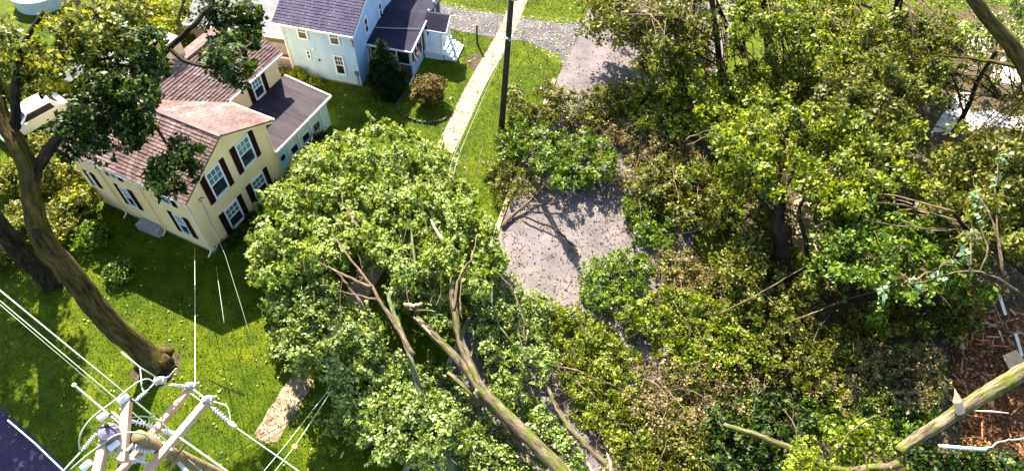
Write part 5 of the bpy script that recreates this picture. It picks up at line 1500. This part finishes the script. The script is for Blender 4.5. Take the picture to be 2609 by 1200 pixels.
right_tree('shadowed tree at the right edge with thick curved limb above', [(2960, 760, 0.0), (2900, 640, 3.0), (2760, 420, 6.4), (2640, 220, 8.6), (2600, 150, 9.6), (2545, 80, 10.6), (2480, 0, 11.8), (2440, -60, 12.4)], 0.60, 0.22, 'bark',
           blobs([(2380, 400), (2470, 360), (2560, 350), (2680, 340), (2680, 620), (2560, 660), (2440, 600), (2360, 540)], 100, 2.0, 7.0, 0.5, 0.9), 'lf_olive', 520, 0.26,
           [([(2620, 180, 9.2), (2540, 160, 8.6), (2470, 150, 8.2), (2390, 140, 8.0)], 0.13, 0.04)])
right_tree('dark thin forked tree before the pale driveway', [(2430, 345, 0.0), (2465, 270, 2.0), (2500, 190, 4.2), (2540, 130, 6.0)], 0.17, 0.10, 'barkdark',
           blobs([(2450, 100), (2480, 20), (2560, 0), (2660, 0), (2660, 180), (2560, 150), (2500, 170)], 26, 3.0, 7.0, 0.4, 0.75), 'lf_mint', 420, 0.25,
           [([(2455, 290, 1.6), (2440, 230, 3.4), (2420, 180, 4.6)], 0.07, 0.03), ([(2470, 260, 2.2), (2490, 250, 2.6), (2530, 220, 3.2)], 0.06, 0.03), ([(2425, 335, 0.3), (2450, 300, 1.2), (2480, 250, 2.2)], 0.06, 0.03)])
right_tree('low olive tree hanging over the pale driveway', [(2660, 260, 0.0), (2600, 250, 2.2), (2540, 250, 3.4)], 0.12, 0.05, 'barkdark',
           blobs([(2350, 240), (2420, 100), (2560, 60), (2660, 120), (2660, 300), (2560, 300), (2480, 200), (2400, 280)], 34, 2.0, 4.5, 0.25, 0.5), 'lf_olive', 420, 0.25)
right_tree('leaning leafless pole tree with hanging green leaves at right', [(2790, 860, 0.0), (2700, 770, 1.6), (2620, 700, 3.0), (2540, 640, 4.4), (2480, 600, 6.0), (2430, 540, 7.2)], 0.18, 0.07, 'barkdark',
           blobs([(2080, 540), (2150, 500), (2260, 500), (2420, 560), (2500, 640), (2440, 740), (2280, 740), (2160, 700), (2070, 640)], 120, 1.2, 5.5, 0.5, 0.85), 'lf_green', 520, 0.24,
           [([(2540, 640, 4.4), (2470, 680, 4.4), (2380, 720, 4.2), (2250, 750, 4.0)], 0.07, 0.03)])
right_tree('light leaved sapling hanging over the right side below middle', [(2800, 900, 0.0), (2720, 840, 2.6), (2640, 780, 5.0), (2560, 720, 6.0), (2470, 690, 6.8), (2330, 725, 6.6)], 0.09, 0.03, 'barkpale',
           [(2480, 600, 0.26, 7.2), (2500, 570, 0.22, 7.4), (2460, 640, 0.26, 7.0), (2390, 700, 0.28, 6.8), (2330, 720, 0.26, 6.6), (2250, 745, 0.24, 6.4), (2430, 670, 0.2, 6.8), (2490, 500, 0.28, 7.4), (2530, 470, 0.2, 7.4), (2540, 410, 0.28, 7.8), (2565, 395, 0.25, 7.8)], 'lf_pale', 420, 0.25, tuft=0.12)
right_tree('rust and yellow leaved sapling above the orange debris', [(2560, 860, 0.0), (2540, 790, 1.6), (2500, 730, 2.8)], 0.06, 0.03, 'barkpale',
           blobs([(2400, 700), (2480, 690), (2530, 740), (2520, 800), (2420, 770)], 12, 1.6, 3.2, 0.35, 0.6), 'lf_rust', 520, 0.2)
right_tree('pale leaved tree at the top edge between the trunks', [(1700, 60, 0.0), (1690, 0, 2.5), (1680, -60, 5.0)], 0.16, 0.1, 'barkdark',
           blobs([(1610, 150), (1660, 60), (1720, 40), (1800, 100), (1800, 220), (1700, 250), (1620, 240)], 50, 1.2, 3.4, 0.4, 0.7), 'lf_right', 460, 0.22,
           [([(1690, 20, 1.8), (1640, 60, 2.2), (1570, 90, 2.4)], 0.07, 0.03)])
right_tree('low leafy tree filling the shade around the broad dark trunk', [(2130, 700, 0.0), (2120, 640, 1.4), (2100, 590, 2.6)], 0.12, 0.06, 'barkdark',
           blobs([(1840, 560), (1960, 500), (1960, 700), (1900, 720), (1830, 660)], 22, 1.0, 3.0, 0.45, 0.7), 'lf_olive', 520, 0.22,
           [([(2100, 590, 2.6), (2000, 600, 2.6), (1900, 600, 2.4)], 0.06, 0.03)])

# ---- the mossy log at the lower right
lg = thing('mossy_log', 'thick mossy broken log with grey bare end leaning in at lower right', 'log', (0, 0, 0))
limb([(2290, 1150, 5.0), (2340, 1112, 5.3), (2400, 1075, 5.7), (2450, 1040, 6.0), (2500, 1010, 6.2), (2560, 975, 6.5), (2640, 930, 6.9), (2760, 880, 7.0), (2900, 880, 5.0), (2990, 930, 2.0), (3020, 980, -0.1)], 0.20, 0.40, 'barkmoss', lg, 'trunk', 4, 14, 0.012, 0.03)
MB().tube([at(2446, 1050, 6.2), at(2440, 1022, 6.6), at(2436, 1000, 6.8)], [0.17, 0.15, 0.10], 9, 0.15, jag=1.2).build('broken_stub', 'split', lg)
limb([(1845, 1080, 2.6), (1900, 1098, 3.0), (1960, 1120, 3.4), (2020, 1145, 3.8), (2080, 1175, 4.2), (2150, 1200, 4.6), (2290, 1180, 5.0)], 0.09, 0.15, 'barkmoss', lg)
MB().tube([at(2485, 1046, 6.4), at(2530, 1048, 6.4), at(2570, 1052, 6.4)], [0.02, 0.04, 0.015], 6, 0.2).build('splinter', 'split', lg)
pf = [(at(x, y, z), r) for x, y, r, z in blobs([(1990, 1150), (2080, 1110), (2180, 1070), (2290, 1100), (2330, 1180), (2250, 1230), (2050, 1240)], 40, 3.4, 5.2, 0.35, 0.6)]
leaves_from(pf, 700, 'crown', 'lf_right', lg, 0.15, 0.16, 22, -0.8)
limb([(2130, 1150, 5.0), (2160, 1110, 5.4), (2200, 1075, 5.7), (2232, 1060, 5.9), (2262, 1075, 5.7), (2240, 1100, 5.5)], 0.045, 0.02, 'barkmoss', lg)
limb([(2215, 1215, 5.0), (2206, 1170, 5.3), (2195, 1140, 5.5)], 0.04, 0.02, 'barkmoss', lg)
# white pipe, pale ring of bark, debris
o = MB().tube([at(2392, 1135, 3.6), at(2450, 1140, 3.6), at(2512, 1144, 3.6)], 0.07, 10).build('white_pipe', 'white', None, True)
tag(o, 'straight white pipe lying under the mossy log', 'pipe')
o = MB().tube(smooth([at(2512, 1144, 3.4), at(2545, 1128, 3.4), at(2580, 1120, 3.4), at(2640, 1105, 3.4)], 4, 0.02), 0.035, 7).build('grey_pipe', 'steel', None, True)
tag(o, 'thin grey pipe running on from the white pipe to the right edge', 'pipe')
o = MB().tube(smooth([at(2316, 1028, 0.9), at(2312, 1010, 1.1), at(2326, 998, 1.3), at(2350, 1000, 1.3), at(2362, 1020, 1.1), at(2372, 1030, 0.9)], 5), taper(26, 0.10, 0.06), 8, 0.06).build('curled_bark', 'barkpale', None, True)
tag(o, 'pale curled ring of bark lying in the dim brown litter', 'bark')
db = at(2520, 850, 0)
hp = thing('debris_heap', 'heap of rust orange broken boards at the right edge', 'debris', (db[0], db[1], 0))
for i in range(110):
    p = at(rng.uniform(2430, 2600), rng.uniform(800, 900), 0) - np.array([db[0], db[1], 0])
    a = rng.uniform(0, math.pi)
    ln, w = rng.uniform(0.2, 0.8), rng.uniform(0.03, 0.10)
    z = rng.uniform(0.05, 0.6)
    d = np.array([math.cos(a), math.sin(a), rng.uniform(-0.3, 0.3)]) * ln / 2
    c = np.array([p[0], p[1], z + abs(d[2])])
    MB().beam(c - d, c + d, w, 0.03, (rng.normal() * 0.3, rng.normal() * 0.3, 1)).build('broken_board', ('rust', 'rust', 'rustsoil', 'split')[i % 4], hp)
o = MB().poly([at(2555, 905, 0.7), at(2590, 890, 0.7), at(2612, 920, 0.7), at(2605, 945, 0.62), at(2580, 955, 0.6)], (0, 0, 0.05)).build('tan_board', 'tan')
tag(o, 'flat tan board lying on the rust orange debris', 'board')
hp2 = thing('debris_heap', 'scatter of rust and brown wood below the mossy log at right edge', 'debris', tuple(at(2560, 1060, 0)))
for i in range(60):
    p = at(rng.uniform(2440, 2640), rng.uniform(900, 1190), 0) - at(2560, 1060, 0)
    a = rng.uniform(0, math.pi)
    d = np.array([math.cos(a), math.sin(a), rng.uniform(-0.2, 0.2)]) * rng.uniform(0.2, 0.7)
    c = np.array([p[0], p[1], rng.uniform(0.1, 0.5) + abs(d[2])])
    MB().beam(c - d, c + d, rng.uniform(0.03, 0.09), 0.025, (rng.normal() * 0.3, rng.normal() * 0.3, 1)).build('broken_board', ('rustsoil', 'rust', 'bark')[i % 3], hp2)
psheet('rust_litter', [(2430, 800), (2600, 780), (2700, 850), (2700, 1230), (2480, 1180), (2440, 1000)], 0.03, 'rustsoil')
wp = thing('white_post', 'broken white post in two lengths at the right edge', 'post', tuple(at(2570, 900, 0)))
w0 = at(2570, 900, 0)
for a, b_ in (((2604, 905, 1.0), (2588, 850, 2.2)), ((2562, 800, 2.8), (2545, 748, 4.0))):
    MB().beam(at(*a) - w0, at(*b_) - w0, 0.10, 0.10).build('shaft', 'white', wp)
c = at(1792, 178, 0)
cone = thing('traffic_cone', 'small orange marker on the far road under the dark trunk', 'marker', (c[0], c[1], 0))
MB().box((-0.22, -0.22, 0), (0.22, 0.22, 0.05)).build('base', 'orange', cone)
MB().lathe((0, 0, 0.05), (0, 0, 1), [(0, 0.17), (0.6, 0.05), (0.65, 0.03)], 14).build('cone', 'orange', cone, True)

# ---- mulch strip in the lower lawn is the bare end of the sidewalk; leaf litter and grass
HOUSES = [[(-31.8, 12.5), (-23.2, 12.5), (-23.2, 24.4), (-31.8, 24.4)], [(-29.5, 26.6), (-23.8, 27.7), (-20, 29.6), (-22, 39), (-31, 37)]]
WALKP = [(p[0] - 0.65, p[1]) for p in WL[1:]] + [(p[0] + 0.65, p[1]) for p in WL[:0:-1]]
WORNP = [tuple(at(a_ + (4 if a_ < 700 else -3), b_)[:2]) for a_, b_ in wp_]
ROADP = MAIN_L + MAIN_R
SIDEP = [(-120, 6.5), (-60, 3.8), (-26.8, 1.55), (-21.5, 0.75), (-14, -0.4), (-8.6, -1.5), (-7, -2.5), (-7, -9.5), (-30, -7), (-120, -2)]
DRIVEP = [(-34.0, 35.2), (-20.8, 36.5), (-16.2, 37.6), (-12.6, 36.2), (-13.2, 42.2), (-18.9, 39.9), (-34, 37.9)]


def scatter(n, x0, x1, y0, y1, inside=None, outside=()):
    x, y = rng.uniform(x0, x1, n), rng.uniform(y0, y1, n)
    k = np.ones(n, bool)
    if inside is not None:
        k &= in_poly(x, y, inside)
    for o in outside:
        k &= ~in_poly(x, y, o)
    return x[k], y[k]


def litter(name, x, y, mat, size, z=0.05):
    n = len(x)
    P = np.stack([x, y, z + rng.uniform(0, 0.05, n)], 1)
    N = np.array([0, 0, 1.0]) + rng.normal(size=(n, 3)) * 0.45
    o = leaf_object(name, P, N, size * rng.uniform(0.5, 1.5, n), mat, None, 0.7)
    o['kind'] = 'stuff'
    return o


x, y = scatter(15000, -46, -7, -2, 44, None, HOUSES + [ROADP, SIDEP, WALKP, WORNP, DRIVEP])
cl_ = np.sin(x * 0.9) * np.sin(y * 1.1 + 1) + np.sin(x * 2.3 + y * 1.7) * 0.6 + rng.normal(size=len(x)) * 0.7
k = cl_ > 0.75
litter('leaf_litter', x[k], y[k], 'lf_litter', 0.11)
x, y = scatter(9000, -20.5, -13, 5, 45, WALKP)
k = np.sin(x * 3.1 + y * 1.3) * np.sin(y * 0.9) + rng.normal(size=len(x)) * 0.5 > 0.25
litter('leaf_litter', x[k], y[k], 'lf_roadlit', 0.11, 0.07)
x, y = scatter(2200, -17, -12, 4, 10, WORNP)
litter('leaf_litter', x, y, 'lf_roadlit', 0.07, 0.03)
x, y = scatter(2600, -30, -6, -9, 5, SIDEP)
litter('leaf_litter', x[::2], y[::2], 'lf_litter', 0.10, 0.03)
x, y = scatter(9000, -34, -12, 34, 44, DRIVEP)
litter('leaf_litter', x, y, 'lf_litter', 0.10, 0.03)
x, y = scatter(26000, -17, 4, 2, 48, ROADP)
dens = np.clip((x + 10) / 7, 0, 1) * 0.75 + 0.36 + 0.25 * np.sin(x * 1.3 + y) * np.sin(y * 0.7)
k = rng.uniform(size=len(x)) < dens
litter('leaf_litter', x[k], y[k], 'lf_roadlit', 0.12, 0.03)
x, y = scatter(26000, -1, 26, 6, 60, None, [ROADP])
litter('leaf_litter', x, y, 'lf_brown', 0.16, 0.04)

x, y = scatter(9000, 8, 17, 14, 26, [tuple(at(a_, b_, 0)[:2]) for a_, b_ in ((2420, 790), (2620, 770), (2720, 850), (2720, 1240), (2470, 1200), (2420, 1000))])
litter('leaf_litter', x, y, 'lf_rustlit', 0.16, 0.12)
tws = MB()
for _ in range(900):
    a = at(rng.uniform(1300, 2350), rng.uniform(240, 1180), 0)
    if -10.5 < a[0] and rng.uniform() < 0.9:
        a[2] = rng.uniform(0.02, 0.75)
        d = rng.normal(size=3) * np.array([0.55, 0.55, 0.16])
        e = a + d
        e[2] = max(0.02, e[2])
        m_ = (a + e) / 2 + rng.normal(size=3) * 0.07
        m_[2] = max(0.03, m_[2])
        tws.tube(smooth([a, m_, e], 2), taper(5, rng.uniform(0.010, 0.026), 0.005), 4, 0.1)
o = tws.build('fallen_twigs', 'barkpale')
o['kind'] = 'stuff'
# grass blades
x, y = scatter(230000, -46, -7.5, -2, 46, None, HOUSES + [ROADP, SIDEP, WALKP, WORNP, DRIVEP])
n = len(x)
a = rng.uniform(0, 2 * math.pi, n)
h = rng.uniform(0.05, 0.13, n)
w = rng.uniform(0.010, 0.026, n)
V = np.zeros((n, 3, 3), np.float32)
V[:, 0] = np.stack([x - w * np.cos(a), y - w * np.sin(a), np.zeros(n)], 1)
V[:, 1] = np.stack([x + w * np.cos(a), y + w * np.sin(a), np.zeros(n)], 1)
V[:, 2] = np.stack([x + rng.normal(size=n) * 0.06, y + rng.normal(size=n) * 0.06, h], 1)
me = bpy.data.meshes.new('grass')
me.vertices.add(n * 3)
me.vertices.foreach_set('co', V.ravel())
me.loops.add(n * 3)
me.loops.foreach_set('vertex_index', np.arange(n * 3, dtype=np.int32))
me.polygons.add(n)
me.polygons.foreach_set('loop_start', np.arange(0, n * 3, 3, dtype=np.int32))
me.update(calc_edges=True)
me.materials.append(MAT['blade'])
o = bpy.data.objects.new('grass', me)
COL.objects.link(o)
o['kind'] = 'stuff'
